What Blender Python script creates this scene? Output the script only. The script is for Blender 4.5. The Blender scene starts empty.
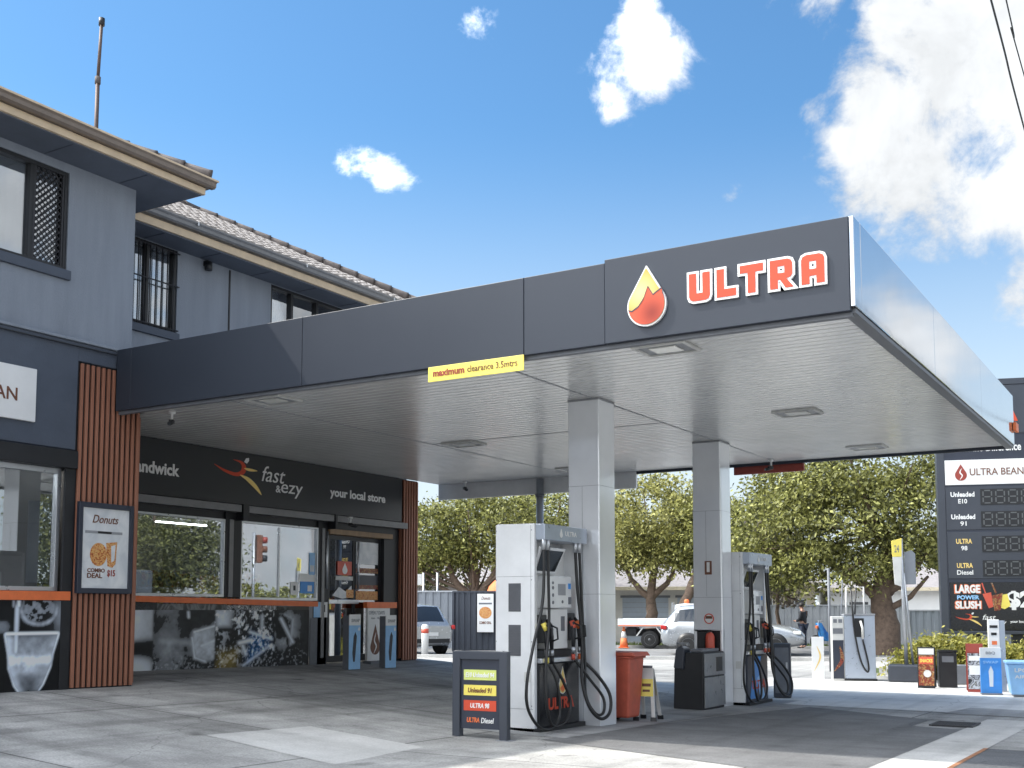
import bpy, bmesh, math, random
import numpy as np
from mathutils import Vector, Matrix
R = math.radians
random.seed(7); rng = np.random.default_rng(7)
scn = bpy.context.scene
col = scn.collection
ROOTM = {}

# ------------------------------------------------------------------ materials
def _nt(name):
    m = bpy.data.materials.new(name); m.use_nodes = True
    return m, m.node_tree, m.node_tree.nodes['Principled BSDF']
def mat(name, c, rough=.5, metal=0., var=.12, scale=6., bump=0., bscale=60., coat=0., emit=0., rvar=.1, spec=.5, streak=False):
    """principled material with mottled colour, roughness variation and optional bump"""
    m, nt, b = _nt(name); N = nt.nodes; L = nt.links
    tc = N.new('ShaderNodeTexCoord')
    vec = tc.outputs['Object']
    if streak:
        mp = N.new('ShaderNodeMapping'); mp.inputs['Scale'].default_value = (1, 1, .12); L.new(vec, mp.inputs[0]); vec = mp.outputs[0]
    n = N.new('ShaderNodeTexNoise'); n.inputs['Scale'].default_value = scale; n.inputs['Detail'].default_value = 6; n.inputs['Roughness'].default_value = .65
    L.new(vec, n.inputs['Vector'])
    cr = N.new('ShaderNodeValToRGB')
    lo = tuple(max(0, x*(1-var)) for x in c[:3]) + (1,); hi = tuple(min(1, x*(1+var)) for x in c[:3]) + (1,)
    cr.color_ramp.elements[0].position = .3; cr.color_ramp.elements[1].position = .7
    cr.color_ramp.elements[0].color = lo; cr.color_ramp.elements[1].color = hi
    L.new(n.outputs['Fac'], cr.inputs[0]); L.new(cr.outputs[0], b.inputs['Base Color'])
    mr = N.new('ShaderNodeMapRange'); mr.inputs['To Min'].default_value = max(0, rough-rvar); mr.inputs['To Max'].default_value = min(1, rough+rvar)
    L.new(n.outputs['Fac'], mr.inputs['Value']); L.new(mr.outputs[0], b.inputs['Roughness'])
    b.inputs['Metallic'].default_value = metal; b.inputs['Coat Weight'].default_value = coat
    b.inputs['Specular IOR Level'].default_value = spec
    if bump:
        n2 = N.new('ShaderNodeTexNoise'); n2.inputs['Scale'].default_value = bscale; n2.inputs['Detail'].default_value = 4
        L.new(tc.outputs['Object'], n2.inputs['Vector'])
        bp = N.new('ShaderNodeBump'); bp.inputs['Strength'].default_value = bump; bp.inputs['Distance'].default_value = .02
        L.new(n2.outputs['Fac'], bp.inputs['Height']); L.new(bp.outputs[0], b.inputs['Normal'])
    if emit:
        b.inputs['Emission Color'].default_value = tuple(c[:3]) + (1,); b.inputs['Emission Strength'].default_value = emit
    return m

def ground_mat(name, c, stain=.5, speck=.25, slab=0., rough=.85):
    m, nt, b = _nt(name); N = nt.nodes; L = nt.links
    tc = N.new('ShaderNodeTexCoord')
    def noise(s, d=6, r=.6):
        n = N.new('ShaderNodeTexNoise'); n.inputs['Scale'].default_value = s; n.inputs['Detail'].default_value = d; n.inputs['Roughness'].default_value = r
        L.new(tc.outputs['Object'], n.inputs['Vector']); return n.outputs['Fac']
    def mr(v, a, b_, lo, hi):
        x = N.new('ShaderNodeMapRange'); x.inputs['From Min'].default_value = a; x.inputs['From Max'].default_value = b_
        x.inputs['To Min'].default_value = lo; x.inputs['To Max'].default_value = hi; L.new(v, x.inputs['Value']); return x.outputs[0]
    def mul(a, b_):
        x = N.new('ShaderNodeMath'); x.operation = 'MULTIPLY'; L.new(a, x.inputs[0]); L.new(b_, x.inputs[1]); return x.outputs[0]
    v = mr(noise(.35, 5), .3, .7, 1-stain*.5, 1+stain*.28)
    v = mul(v, mr(noise(1.7, 8, .7), .3, .7, 1-stain*.35, 1+stain*.25))
    v = mul(v, mr(noise(45, 3), .3, .7, 1-speck, 1+speck))
    v = mul(v, mr(noise(2.6, 9, .75), .62, .72, 1, 1-stain*.55))       # oil spots
    for sc_, off_ in (((2.2, .07, 1), 0), ((.08, 1.8, 1), 7)):                # faint tyre streaks along and across
        mp = N.new('ShaderNodeMapping'); mp.inputs['Scale'].default_value = sc_; mp.inputs['Location'].default_value = (off_, off_, 0); L.new(tc.outputs['Object'], mp.inputs[0])
        tn = N.new('ShaderNodeTexNoise'); tn.inputs['Scale'].default_value = 1.4; tn.inputs['Detail'].default_value = 5; L.new(mp.outputs[0], tn.inputs['Vector'])
        v = mul(v, mr(tn.outputs['Fac'], .52, .68, 1.03, 1-stain*.3))
    # hairline cracks and small drips
    wv = N.new('ShaderNodeTexNoise'); wv.inputs['Scale'].default_value = 1.3; wv.inputs['Detail'].default_value = 5; L.new(tc.outputs['Object'], wv.inputs['Vector'])
    ad = N.new('ShaderNodeVectorMath'); ad.operation = 'MULTIPLY_ADD'; ad.inputs[1].default_value = (.55, .55, .55); L.new(wv.outputs['Color'], ad.inputs[0]); L.new(tc.outputs['Object'], ad.inputs[2])
    vo = N.new('ShaderNodeTexVoronoi'); vo.feature = 'DISTANCE_TO_EDGE'; vo.inputs['Scale'].default_value = .31; L.new(ad.outputs[0], vo.inputs['Vector'])
    v = mul(v, mr(vo.outputs['Distance'], (.001), .0035, .72, 1))
    vd = N.new('ShaderNodeTexVoronoi'); vd.inputs['Scale'].default_value = 1.1; L.new(ad.outputs[0], vd.inputs['Vector'])
    v = mul(v, mr(vd.outputs['Distance'], .03, .16, 1-stain*.75, 1))
    v = mul(v, mr(noise(.8, 3), .45, .62, 1-stain*.22, 1))
    if slab:
        br = N.new('ShaderNodeTexBrick'); br.offset = 0; br.inputs['Scale'].default_value = 1
        br.inputs['Brick Width'].default_value = slab; br.inputs['Row Height'].default_value = slab*.85; br.inputs['Mortar Size'].default_value = .014
        L.new(tc.outputs['Object'], br.inputs['Vector'])
        br.inputs['Color1'].default_value = (1, 1, 1, 1); br.inputs['Color2'].default_value = (.86, .86, .86, 1); br.inputs['Mortar'].default_value = (.32, .32, .32, 1)
        v = mul(v, br.outputs['Color'])
    vc = N.new('ShaderNodeVectorMath'); vc.operation = 'SCALE'; vc.inputs[0].default_value = c[:3]; L.new(v, vc.inputs['Scale'])
    L.new(vc.outputs[0], b.inputs['Base Color'])
    L.new(mr(noise(1.2, 5), .3, .7, rough-.12, rough+.08), b.inputs['Roughness'])
    bp = N.new('ShaderNodeBump'); bp.inputs['Strength'].default_value = .35; bp.inputs['Distance'].default_value = .01
    L.new(noise(70, 4), bp.inputs['Height']); L.new(bp.outputs[0], b.inputs['Normal'])
    return m

def vcol_mat(name, rough=.25):
    m, nt, b = _nt(name); a = nt.nodes.new('ShaderNodeAttribute'); a.attribute_name = 'print'
    nt.links.new(a.outputs['Color'], b.inputs['Base Color']); b.inputs['Roughness'].default_value = .35; b.inputs['Specular IOR Level'].default_value = .25; return m
def radial_mat(name, c, r, inner, outer):
    m, nt, b = _nt(name); N = nt.nodes; L = nt.links; tc = N.new('ShaderNodeTexCoord'); d = N.new('ShaderNodeVectorMath'); d.operation = 'DISTANCE'; d.inputs[1].default_value = c
    L.new(tc.outputs['Object'], d.inputs[0]); mr = N.new('ShaderNodeMapRange'); mr.inputs['From Max'].default_value = r; L.new(d.outputs['Value'], mr.inputs['Value'])
    cr = N.new('ShaderNodeValToRGB'); cr.color_ramp.elements[0].color = inner + (1,); cr.color_ramp.elements[1].color = outer + (1,); L.new(mr.outputs[0], cr.inputs[0]); L.new(cr.outputs[0], b.inputs['Base Color']); b.inputs['Roughness'].default_value = .45; b.inputs['Specular IOR Level'].default_value = .25; return m
def glass_mat(name, tint, refl, rough=.0):
    m, nt, b = _nt(name); N = nt.nodes; L = nt.links
    N.remove(b); out = N['Material Output']
    t = N.new('ShaderNodeBsdfTransparent'); t.inputs[0].default_value = tint + (1,)
    g = N.new('ShaderNodeBsdfGlossy'); g.inputs['Roughness'].default_value = rough; g.inputs[0].default_value = (.95, .97, 1, 1)
    lw = N.new('ShaderNodeLayerWeight'); lw.inputs[0].default_value = .25
    mr = N.new('ShaderNodeMapRange'); mr.inputs['To Min'].default_value = refl; mr.inputs['To Max'].default_value = 1
    L.new(lw.outputs['Fresnel'], mr.inputs['Value'])
    mx = N.new('ShaderNodeMixShader'); L.new(mr.outputs[0], mx.inputs[0]); L.new(t.outputs[0], mx.inputs[1]); L.new(g.outputs[0], mx.inputs[2])
    L.new(mx.outputs[0], out.inputs[0])
    return m

def leaf_mat(name, dark, light, trans=.35):
    m, nt, b = _nt(name); N = nt.nodes; L = nt.links
    out = N['Material Output']
    geo = N.new('ShaderNodeNewGeometry')
    cr = N.new('ShaderNodeValToRGB'); cr.color_ramp.elements[0].color = dark + (1,); cr.color_ramp.elements[1].color = light + (1,)
    L.new(geo.outputs['Random Per Island'], cr.inputs[0])
    L.new(cr.outputs[0], b.inputs['Base Color']); b.inputs['Roughness'].default_value = .55
    tr = N.new('ShaderNodeBsdfTranslucent')
    L.new(cr.outputs[0], tr.inputs[0])
    mx = N.new('ShaderNodeMixShader'); mx.inputs[0].default_value = trans
    L.new(b.outputs[0], mx.inputs[1]); L.new(tr.outputs[0], mx.inputs[2]); L.new(mx.outputs[0], out.inputs[0])
    return m

def photo_mat(name, ramp, scale, voro=0., rough=.25, stretch=(1, 1, 1)):
    """a printed photographic picture: high contrast blurred and faceted tones"""
    m, nt, b = _nt(name); N = nt.nodes; L = nt.links
    tc = N.new('ShaderNodeTexCoord'); mp = N.new('ShaderNodeMapping'); mp.inputs['Scale'].default_value = stretch
    L.new(tc.outputs['Object'], mp.inputs[0])
    n = N.new('ShaderNodeTexNoise'); n.inputs['Scale'].default_value = scale; n.inputs['Detail'].default_value = 4; n.inputs['Distortion'].default_value = 1.2
    L.new(mp.outputs[0], n.inputs['Vector'])
    f = n.outputs['Fac']
    if voro:
        v = N.new('ShaderNodeTexVoronoi'); v.inputs['Scale'].default_value = scale*1.6; v.feature = 'F1'
        L.new(mp.outputs[0], v.inputs['Vector'])
        mx = N.new('ShaderNodeMix'); mx.inputs[0].default_value = voro; L.new(n.outputs['Fac'], mx.inputs[2]); L.new(v.outputs['Distance'], mx.inputs[3]); f = mx.outputs[0]
    cr = N.new('ShaderNodeValToRGB'); e = cr.color_ramp.elements
    e[0].position = ramp[0][0]; e[0].color = ramp[0][1] + (1,); e[1].position = ramp[-1][0]; e[1].color = ramp[-1][1] + (1,)
    for p, c in ramp[1:-1]:
        x = e.new(p); x.color = c + (1,)
    L.new(f, cr.inputs[0]); L.new(cr.outputs[0], b.inputs['Base Color']); b.inputs['Roughness'].default_value = rough
    return m

MT = dict(
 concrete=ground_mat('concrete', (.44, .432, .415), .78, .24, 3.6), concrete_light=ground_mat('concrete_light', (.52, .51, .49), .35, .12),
 concrete_painted_sunlit=ground_mat('concrete_painted_sunlit', (.66, .65, .63), .35, .1), concrete_mid=ground_mat('concrete_mid', (.36, .36, .36), .6, .16), asphalt=ground_mat('asphalt', (.105, .108, .115), .5, .3), asphalt_worn=ground_mat('asphalt_worn', (.17, .17, .172), .5, .22),
 road=ground_mat('road', (.2, .2, .2), .3, .2), footpath=ground_mat('footpath', (.44, .43, .41), .35, .1, 1.8), grass_ground=ground_mat('grass_ground', (.10, .13, .035), .6, .4),
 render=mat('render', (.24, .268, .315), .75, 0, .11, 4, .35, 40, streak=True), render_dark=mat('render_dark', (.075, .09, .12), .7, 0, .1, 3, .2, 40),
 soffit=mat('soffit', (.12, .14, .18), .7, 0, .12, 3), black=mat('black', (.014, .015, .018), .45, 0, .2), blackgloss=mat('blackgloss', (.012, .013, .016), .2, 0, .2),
 dark=mat('dark_panel', (.045, .052, .068), .32, 0, .08, 2, coat=.1), fascia=mat('fascia_panel', (.034, .041, .056), .42, .0, .04, .7, rvar=.05, spec=.3),
 signblack=mat('sign_black', (.014, .016, .021), .3, 0, .02, 1.5, rvar=.02), silver=mat('silver_panel', (.62, .64, .67), .05,   .96, .05, .8, .03, 2.2, rvar=.03),
 alu=mat('aluminium', (.55, .57, .6), .3, .8, .06), ceil=mat('ceiling_sheet', (.8, .8, .79), .24, .25, .07, 1.4, rvar=.06),
 colw=mat('column_panel', (.88, .9, .93), .13, .28, .05, 1.5, coat=.3, rvar=.04), white=mat('white_paint', (.8, .8, .79), .35, 0, .04, 3), whitegloss=mat('white_gloss', (.8, .81, .82), .2, 0, .09, 1.6, coat=.4, rvar=.04),
 offwhite=mat('off_white', (.62, .62, .6), .6, 0, .1, 4), grey=mat('grey', (.3, .31, .33), .45, 0, .12), midgrey=mat('mid_grey', (.16, .17, .19), .5, 0, .12), silverblue=mat('silver_blue', (.42, .47, .55), .3, .5, .05),
 timber=mat('slat_timber', (.34, .145, .09), .5, 0, .18, 5, streak=True), cream=mat('cream_timber', (.66, .52, .36), .6, 0, .12, 4), gutter=mat('gutter_brown', (.2, .16, .13), .4, .1, .15), guttergrey=mat('gutter_grey', (.2, .2, .205), .4, .2, .12),
 tile=mat('roof_tile', (.46, .42, .39), .75, 0, .3, 9, .4, 30), tiledark=mat('roof_tile_dark', (.1, .085, .08), .8, 0, .3, 9),
 orange=mat('orange', (.78, .18, .055), .45, 0, .1), red=mat('red', (.62, .1, .06), .4, 0, .12), coral=mat('coral_red', (.6, .085, .045), .5, 0, .05, spec=.2), darkred=mat('dark_red', (.3, .05, .035), .4, 0, .12), gold=mat('gold', (.82, .6, .2), .3, .15, .15, 2), yellow=mat('yellow', (.82, .68, .13), .45, 0, .06), lime=mat('lime', (.62, .68, .2), .45, 0, .06),
 navy=mat('navy', (.03, .036, .055), .35, 0, .1), blue=mat('blue', (.06, .29, .72), .4, 0, .1), paleblue=mat('pale_blue', (.3, .55, .85), .4, 0, .08), brown=mat('brown', (.16, .06, .03), .5, 0, .2), wood=mat('wood', (.3, .2, .12), .6, 0, .25, streak=True),
 rubber=mat('rubber', (.012, .012, .013), .42, 0, .2), tyre=mat('tyre', (.02, .02, .02), .8, 0, .2), rim=mat('rim', (.5, .51, .53), .3, .8, .1), screen=mat('screen', (.025, .03, .035), .08, 0, .1), vent=mat('vent', (.12, .125, .14), .5, .2, .1),
 binred=mat('bin_plastic', (.52, .11, .065), .5, 0, .14, 8), greyplastic=mat('grey_plastic', (.2, .21, .22), .3, 0, .2), segment=mat('segment', (.1, .105, .11), .4, 0, .1),
 glass=glass_mat('shop_glass', (.68, .72, .74), .28), glassup=glass_mat('upper_glass', (.75, .78, .8), .34, .02), carglass=mat('car_glass', (.02, .024, .03), .05, 0, .05, spec=.9),
 carsilver=mat('car_silver', (.46, .48, .5), .25, .6, .03, coat=.5), carwhite=mat('car_white', (.8, .81, .82), .2, 0, .03, coat=.6), carred=mat('car_light_red', (.55, .03, .03), .2, 0, .1), lamp=mat('lamp_lens', (.8, .8, .75), .15, 0, .05),
 tube=mat('light_tube', (1, .98, .94), .5, 0, 0, emit=9.), shopwall=mat('shop_wall', (.5, .5, .49), .7, 0, .08), shopdark=mat('shop_dark', (.1, .1, .11), .6, 0, .3), goods=photo_mat('goods', [(.3, (.02, .03, .05)), (.42, (.4, .08, .04)), (.5, (.55, .5, .2)), (.58, (.1, .2, .4)), (.7, (.6, .6, .6))], 5, .3, .5),
 skin=mat('skin', (.42, .24, .17), .5, 0, .06), cloth=mat('dark_cloth', (.022, .024, .03), .8, 0, .2), hair=mat('hair', (.015, .012, .01), .6, 0, .2), denim=mat('denim', (.03, .04, .07), .8, 0, .2),
 bark=mat('bark', (.17, .12, .09), .9, 0, .35, 8, .7, 30), colorbond=mat('steel_sheet', (.22, .24, .27), .5, .1, .06), charcoal=mat('charcoal_steel', (.05, .058, .075), .5, .1, .08), galv=mat('galvanised', (.42, .44, .47), .42, .6, .12),
 leafA=leaf_mat('leaf_fig', (.022, .028, .008), (.44, .44, .13), .28), leafB=leaf_mat('leaf_pale', (.04, .048, .012), (.58, .55, .18), .3), leafC=leaf_mat('leaf_dark', (.02, .028, .009), (.2, .21, .065), .25), leafH=leaf_mat('leaf_hedge', (.16, .17, .035), (.5, .46, .11)), leafP=leaf_mat('leaf_pinkish', (.12, .11, .08), (.3, .25, .2)), grassb=leaf_mat('grass_blade', (.07, .1, .025), (.18, .22, .06)),
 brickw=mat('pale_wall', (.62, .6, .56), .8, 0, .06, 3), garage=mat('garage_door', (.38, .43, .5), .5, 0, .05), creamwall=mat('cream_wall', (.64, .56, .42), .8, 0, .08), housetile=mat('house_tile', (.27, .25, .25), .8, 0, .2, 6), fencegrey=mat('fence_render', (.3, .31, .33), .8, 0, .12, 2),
 wrapA=photo_mat('print_coffee', [(.35, (.008, .009, .012)), (.55, (.02, .024, .03)), (.68, (.09, .1, .11)), (.8, (.25, .25, .25))], 2.2),
 wrapB=photo_mat('print_machine', [(.3, (.012, .013, .016)), (.42, (.04, .045, .05)), (.5, (.2, .21, .22)), (.56, (.06, .06, .065)), (.68, (.5, .52, .54))], 1.9, .1, stretch=(1, 1.2, .8)),
 wrapC=photo_mat('print_ice', [(.25, (.012, .014, .018)), (.36, (.04, .045, .05)), (.44, (.34, .36, .4)), (.5, (.03, .03, .035)), (.57, (.5, .53, .58)), (.63, (.07, .07, .06)), (.74, (.7, .72, .74))], 5.5, .5),
 wrapD=photo_mat('print_splash', [(.35, (.008, .009, .012)), (.6, (.02, .022, .026)), (.7, (.14, .15, .16)), (.82, (.4, .42, .44))], 3.0, .3),
 pizza=photo_mat('print_food', [(.3, (.3, .05, .02)), (.45, (.6, .2, .05)), (.55, (.75, .5, .18)), (.65, (.5, .08, .04)), (.75, (.8, .72, .5))], 22, .4, .5),
 printgrey=photo_mat('print_grey', [(.35, (.62, .65, .68)), (.65, (.8, .81, .82))], 3),
 snack=photo_mat('print_snack', [(.3, (.05, .015, .01)), (.42, (.3, .04, .02)), (.5, (.06, .03, .02)), (.56, (.5, .25, .08)), (.63, (.1, .03, .02)), (.75, (.6, .5, .35))], 14, .3, .4),
 steelmesh=mat('mesh_wire', (.035, .035, .04), .5, .3, .1), rust=mat('rust', (.3, .14, .07), .85, 0, .4, 12), mast=mat('mast_pipe', (.1, .07, .06), .6, .3, .3), umber=mat('umbrella', (.75, .2, .07), .7, 0, .1),
 printed=vcol_mat('printed_photo'), dropred=radial_mat('drop_red', (.06, 0, .13), .2, (.2, .025, .02), (.6, .1, .05)), dropgold=radial_mat('drop_gold', (-.07, 0, .36), .25, (.8, .66, .32), (.55, .34, .06)),
 cup=mat('print_cup', (.42, .47, .53), .25, 0, .35, 5), cupw=mat('print_white', (.72, .75, .78), .25, 0, .15, 9), iceblue=mat('print_blue', (.2, .36, .6), .25, 0, .5, 7),
)

# ------------------------------------------------------------------ mesh helpers
def frame(n, o):
    """matrix of a flat layout: local x to the reader's right, y up, z out of the face (n = outward direction)"""
    n = Vector(n).normalized(); u = Vector((0, 0, 1)).cross(n).normalized(); v = n.cross(u)
    return Matrix(((u.x, v.x, n.x, o[0]), (u.y, v.y, n.y, o[1]), (u.z, v.z, n.z, o[2]), (0, 0, 0, 1)))
class MB:
    def __init__(s, M=None): s.v = []; s.f = []; s.sm = []; s.M = M
    def add(s, vs, fs, smooth=False, M=None):
        k = len(s.v); M = M or s.M
        s.v += [tuple(M @ Vector(p)) for p in vs] if M else [tuple(p) for p in vs]
        s.f += [tuple(i+k for i in f) for f in fs]; s.sm += [smooth]*len(fs); return s
    def box(s, x0, x1, y0, y1, z0, z1, M=None):
        vs = [(x, y, z) for x in (x0, x1) for y in (y0, y1) for z in (z0, z1)]
        return s.add(vs, [(0, 1, 3, 2), (4, 6, 7, 5), (0, 4, 5, 1), (2, 3, 7, 6), (0, 2, 6, 4), (1, 5, 7, 3)], False, M)
    def poly(s, pts, M=None): return s.add(pts, [tuple(range(len(pts)))], False, M)
    def prism(s, pts, vec, M=None):
        n = len(pts); v = Vector(vec); q = [Vector(p) for p in pts]
        return s.add(q+[p+v for p in q], [tuple(range(n))[::-1], tuple(range(n, 2*n))]+[(i, (i+1) % n, (i+1) % n+n, i+n) for i in range(n)], False, M)
    def flat(s, pts, z0, z1, M=None): return s.prism([(x, y, z0) for x, y in pts], (0, 0, z1-z0), M)
    def disc(s, x, y, r, z0, z1, n=24, M=None, ry=None):
        ry = ry or r
        return s.flat([(x+r*math.cos(2*math.pi*i/n), y+ry*math.sin(2*math.pi*i/n)) for i in range(n)], z0, z1, M)
    def tube(s, pts, r, n=8, M=None, cap=True):
        pts = [Vector(p) for p in pts]; rs = r if isinstance(r, (list, tuple)) else [r]*len(pts)
        vs = []; fs = []; ref = None
        for i, p in enumerate(pts):
            t = (pts[min(i+1, len(pts)-1)]-pts[max(i-1, 0)])
            t = t.normalized() if t.length > 1e-9 else Vector((0, 0, 1))
            if ref is None:
                ref = Vector((1, 0, 0)) if abs(t.x) < .8 else Vector((0, 1, 0))
            a = (ref - t*ref.dot(t)).normalized(); ref = a; b = t.cross(a)
            vs += [p+(a*math.cos(2*math.pi*j/n)+b*math.sin(2*math.pi*j/n))*rs[i] for j in range(n)]
        for i in range(len(pts)-1):
            fs += [(i*n+j, i*n+(j+1) % n, (i+1)*n+(j+1) % n, (i+1)*n+j) for j in range(n)]
        s.add(vs, fs, True, M)
        if cap:
            k = len(pts)-1
            s.add(vs[:n], [tuple(range(n))[::-1]], False, M); s.add(vs[k*n:], [tuple(range(n))], False, M)
        return s
    def lathe(s, prof, n=20, M=None):
        vs = []; fs = []
        for r, z in prof: vs += [(r*math.cos(2*math.pi*j/n), r*math.sin(2*math.pi*j/n), z) for j in range(n)]
        for i in range(len(prof)-1): fs += [(i*n+j, i*n+(j+1) % n, (i+1)*n+(j+1) % n, (i+1)*n+j) for j in range(n)]
        s.add(vs, fs, True, M)
        if prof[0][0] > 1e-4: s.add(vs[:n], [tuple(range(n))[::-1]], False, M)
        if prof[-1][0] > 1e-4: s.add(vs[-n:], [tuple(range(n))], False, M)
        return s
    def build(s, name, m, parent=None, bev=0., world=False, label=None, kind=None, cat=None, group=None, recalc=True):
        me = bpy.data.meshes.new(name)
        vs = s.v
        if world and parent is not None:
            I = rootm(parent).inverted(); vs = [tuple(I @ Vector(p)) for p in vs]
        me.from_pydata(vs, [], s.f)
        me.polygons.foreach_set('use_smooth', s.sm)
        if recalc:
            bm = bmesh.new(); bm.from_mesh(me); bmesh.ops.remove_doubles(bm, verts=bm.verts, dist=1e-5); bmesh.ops.recalc_face_normals(bm, faces=bm.faces); bm.to_mesh(me); bm.free()
        return link(name, me, m, parent, bev, label, kind, cat, group)
def rootm(o):
    while o.parent is not None: o = o.parent
    return ROOTM.get(o.name, Matrix.Identity(4))
def link(name, me, m, parent=None, bev=0., label=None, kind=None, cat=None, group=None):
    me.materials.append(MT[m] if isinstance(m, str) else m)
    o = bpy.data.objects.new(name, me); col.objects.link(o); o.parent = parent
    if bev:
        b = o.modifiers.new('Bevel', 'BEVEL'); b.width = bev; b.segments = 2; b.limit_method = 'ANGLE'; b.angle_limit = R(50)
    if label: o['label'] = label
    if kind: o['kind'] = kind
    if cat: o['category'] = cat
    if group: o['group'] = group
    return o
def thing(name, label, cat, loc=(0, 0, 0), rz=0., group=None):
    o = bpy.data.objects.new(name, None); col.objects.link(o); o.empty_display_size = .2
    o.location = loc; o.rotation_euler = (0, 0, rz); o['label'] = label; o['category'] = cat
    if group: o['group'] = group
    ROOTM[o.name] = Matrix.Translation(loc) @ Matrix.Rotation(rz, 4, 'Z')
    return o
def children(o): return [c for c in list(col.objects) if c.parent is o]
def copy_thing(root, loc, rz=None, label=None):
    kids = {}
    for o in col.objects:
        if o.parent is not None: kids.setdefault(o.parent.name, []).append(o)
    def rec(o, par):
        c = o.copy(); col.objects.link(c); c.parent = par
        for ch in kids.get(o.name, []): rec(ch, c)
        return c
    r = rec(root, None); r.location = loc
    if rz is not None: r.rotation_euler = (0, 0, rz)
    if label: r['label'] = label
    ROOTM[r.name] = Matrix.Translation(loc) @ Matrix.Rotation(r.rotation_euler.z, 4, 'Z')
    return r
def curve_mesh(cu):
    o = bpy.data.objects.new('glyphs', cu); me = bpy.data.meshes.new_from_object(o); bpy.data.objects.remove(o); return me
def text(s, x0, y0, w, h, M, m, parent, bold=.0, shear=0., depth=.004, name='lettering', spacing=1., world=True):
    """lettering fitted into the rectangle x0..x0+w, y0..y0+h of the face matrix M"""
    cu = bpy.data.curves.new('glyphs', 'FONT'); cu.body = s; cu.extrude = .02; cu.offset = bold; cu.shear = shear; cu.space_character = spacing; cu.resolution_u = 3
    me = curve_mesh(cu); co = np.zeros(len(me.vertices)*3); me.vertices.foreach_get('co', co); co = co.reshape(-1, 3)
    lo = co.min(0); hi = co.max(0)
    I = rootm(parent).inverted() if (world and parent is not None) else Matrix.Identity(4)
    sc = (w/(hi[0]-lo[0]), h/(hi[1]-lo[1]))
    for v, p in zip(me.vertices, co):
        v.co = I @ M @ Vector((x0+(p[0]-lo[0])*sc[0], y0+(p[1]-lo[1])*sc[1], (p[2]-lo[2])/max(1e-6, hi[2]-lo[2])*depth))
    me.validate(); return link(name, me, m, parent)
def outline(loops, z0, z1, M, m, parent, name, off=0., world=True, bev=0.):
    """a flat cut-out with holes (first loop outer)"""
    cu = bpy.data.curves.new('glyphs', 'CURVE'); cu.dimensions = '2D'; cu.fill_mode = 'BOTH'; cu.extrude = .5; cu.offset = off
    for lp in loops:
        sp = cu.splines.new('POLY'); sp.points.add(len(lp)-1); sp.use_cyclic_u = True
        for p, q in zip(sp.points, lp): p.co = (q[0], q[1], 0, 1)
    me = curve_mesh(cu)
    I = rootm(parent).inverted() if (world and parent is not None) else Matrix.Identity(4)
    for v in me.vertices: v.co = I @ M @ Vector((v.co.x, v.co.y, z0+(v.co.z+.5)*(z1-z0)))
    return link(name, me, m, parent, bev)
def drop_pts(cx, y0, w, h, n=20):
    """teardrop: round below, pointed above"""
    r = w/2; cy = y0+r; a = math.asin(min(.99, r/(h-r))); pts = []
    for i in range(n+1):
        t = math.pi/2-(math.pi/2-a) + 0
        ang = (a) - (math.pi+2*a)*i/n
        pts.append((cx+r*math.cos(ang), cy+r*math.sin(ang)))
    pts.append((cx, y0+h)); return pts
def bez(pts, n=10):
    out = []; P = [Vector(p) for p in pts]; P = [P[0]*2-P[1]]+P+[P[-1]*2-P[-2]]
    for i in range(1, len(P)-2):
        for k in range(n):
            t = k/n; a, b, c, d = P[i-1:i+3]
            out.append(.5*((2*b)+(c-a)*t+(2*a-5*b+4*c-d)*t*t+(3*b-a-3*c+d)*t**3))
    out.append(P[-2]); return out

# ------------------------------------------------------------------ the ground
def gz(x, y):
    sy = -.016*(max(-12, min(y, 18))-14.8)
    f = .068*min(7.6, max(0, -6.9-x))
    k = 1-min(1, max(0, (y-19.6)/3.4)); k = k*k*(3-2*k)
    return sy+f*k
U2 = Vector((math.cos(R(20)), math.sin(R(20)), 0)); D2 = Vector((-math.sin(R(20)), math.cos(R(20)), 0)); RZ2 = R(20)   # the cross street's own axes
def st(s, d, z=None):
    p = U2*s+D2*d; return (p.x, p.y, gz(p.x, p.y) if z is None else z)
def grid_mesh(name, xs, ys, zf, m, kind='structure'):
    vs = [(x, y, zf(x, y)) for y in ys for x in xs]; n = len(xs)
    fs = [(j*n+i, j*n+i+1, (j+1)*n+i+1, (j+1)*n+i) for j in range(len(ys)-1) for i in range(n-1)]
    me = bpy.data.meshes.new(name); me.from_pydata(vs, [], fs); me.polygons.foreach_set('use_smooth', [True]*len(fs))
    return link(name, me, m, kind=kind)
def cuts(a, b, step): return list(np.linspace(a, b, max(2, int(round((b-a)/step))+1)))
xs = [-1500, -600, -250, -120, -70, -45]+cuts(-30, 12, .5)+[20, 35, 70, 150, 400, 1500]
ys = [-1500, -500, -150, -60, -30]+cuts(-12, 34, .5)+[40, 50, 70, 110, 200, 500, 1500]
grid_mesh('ground', xs, ys, gz, 'concrete')
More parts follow.
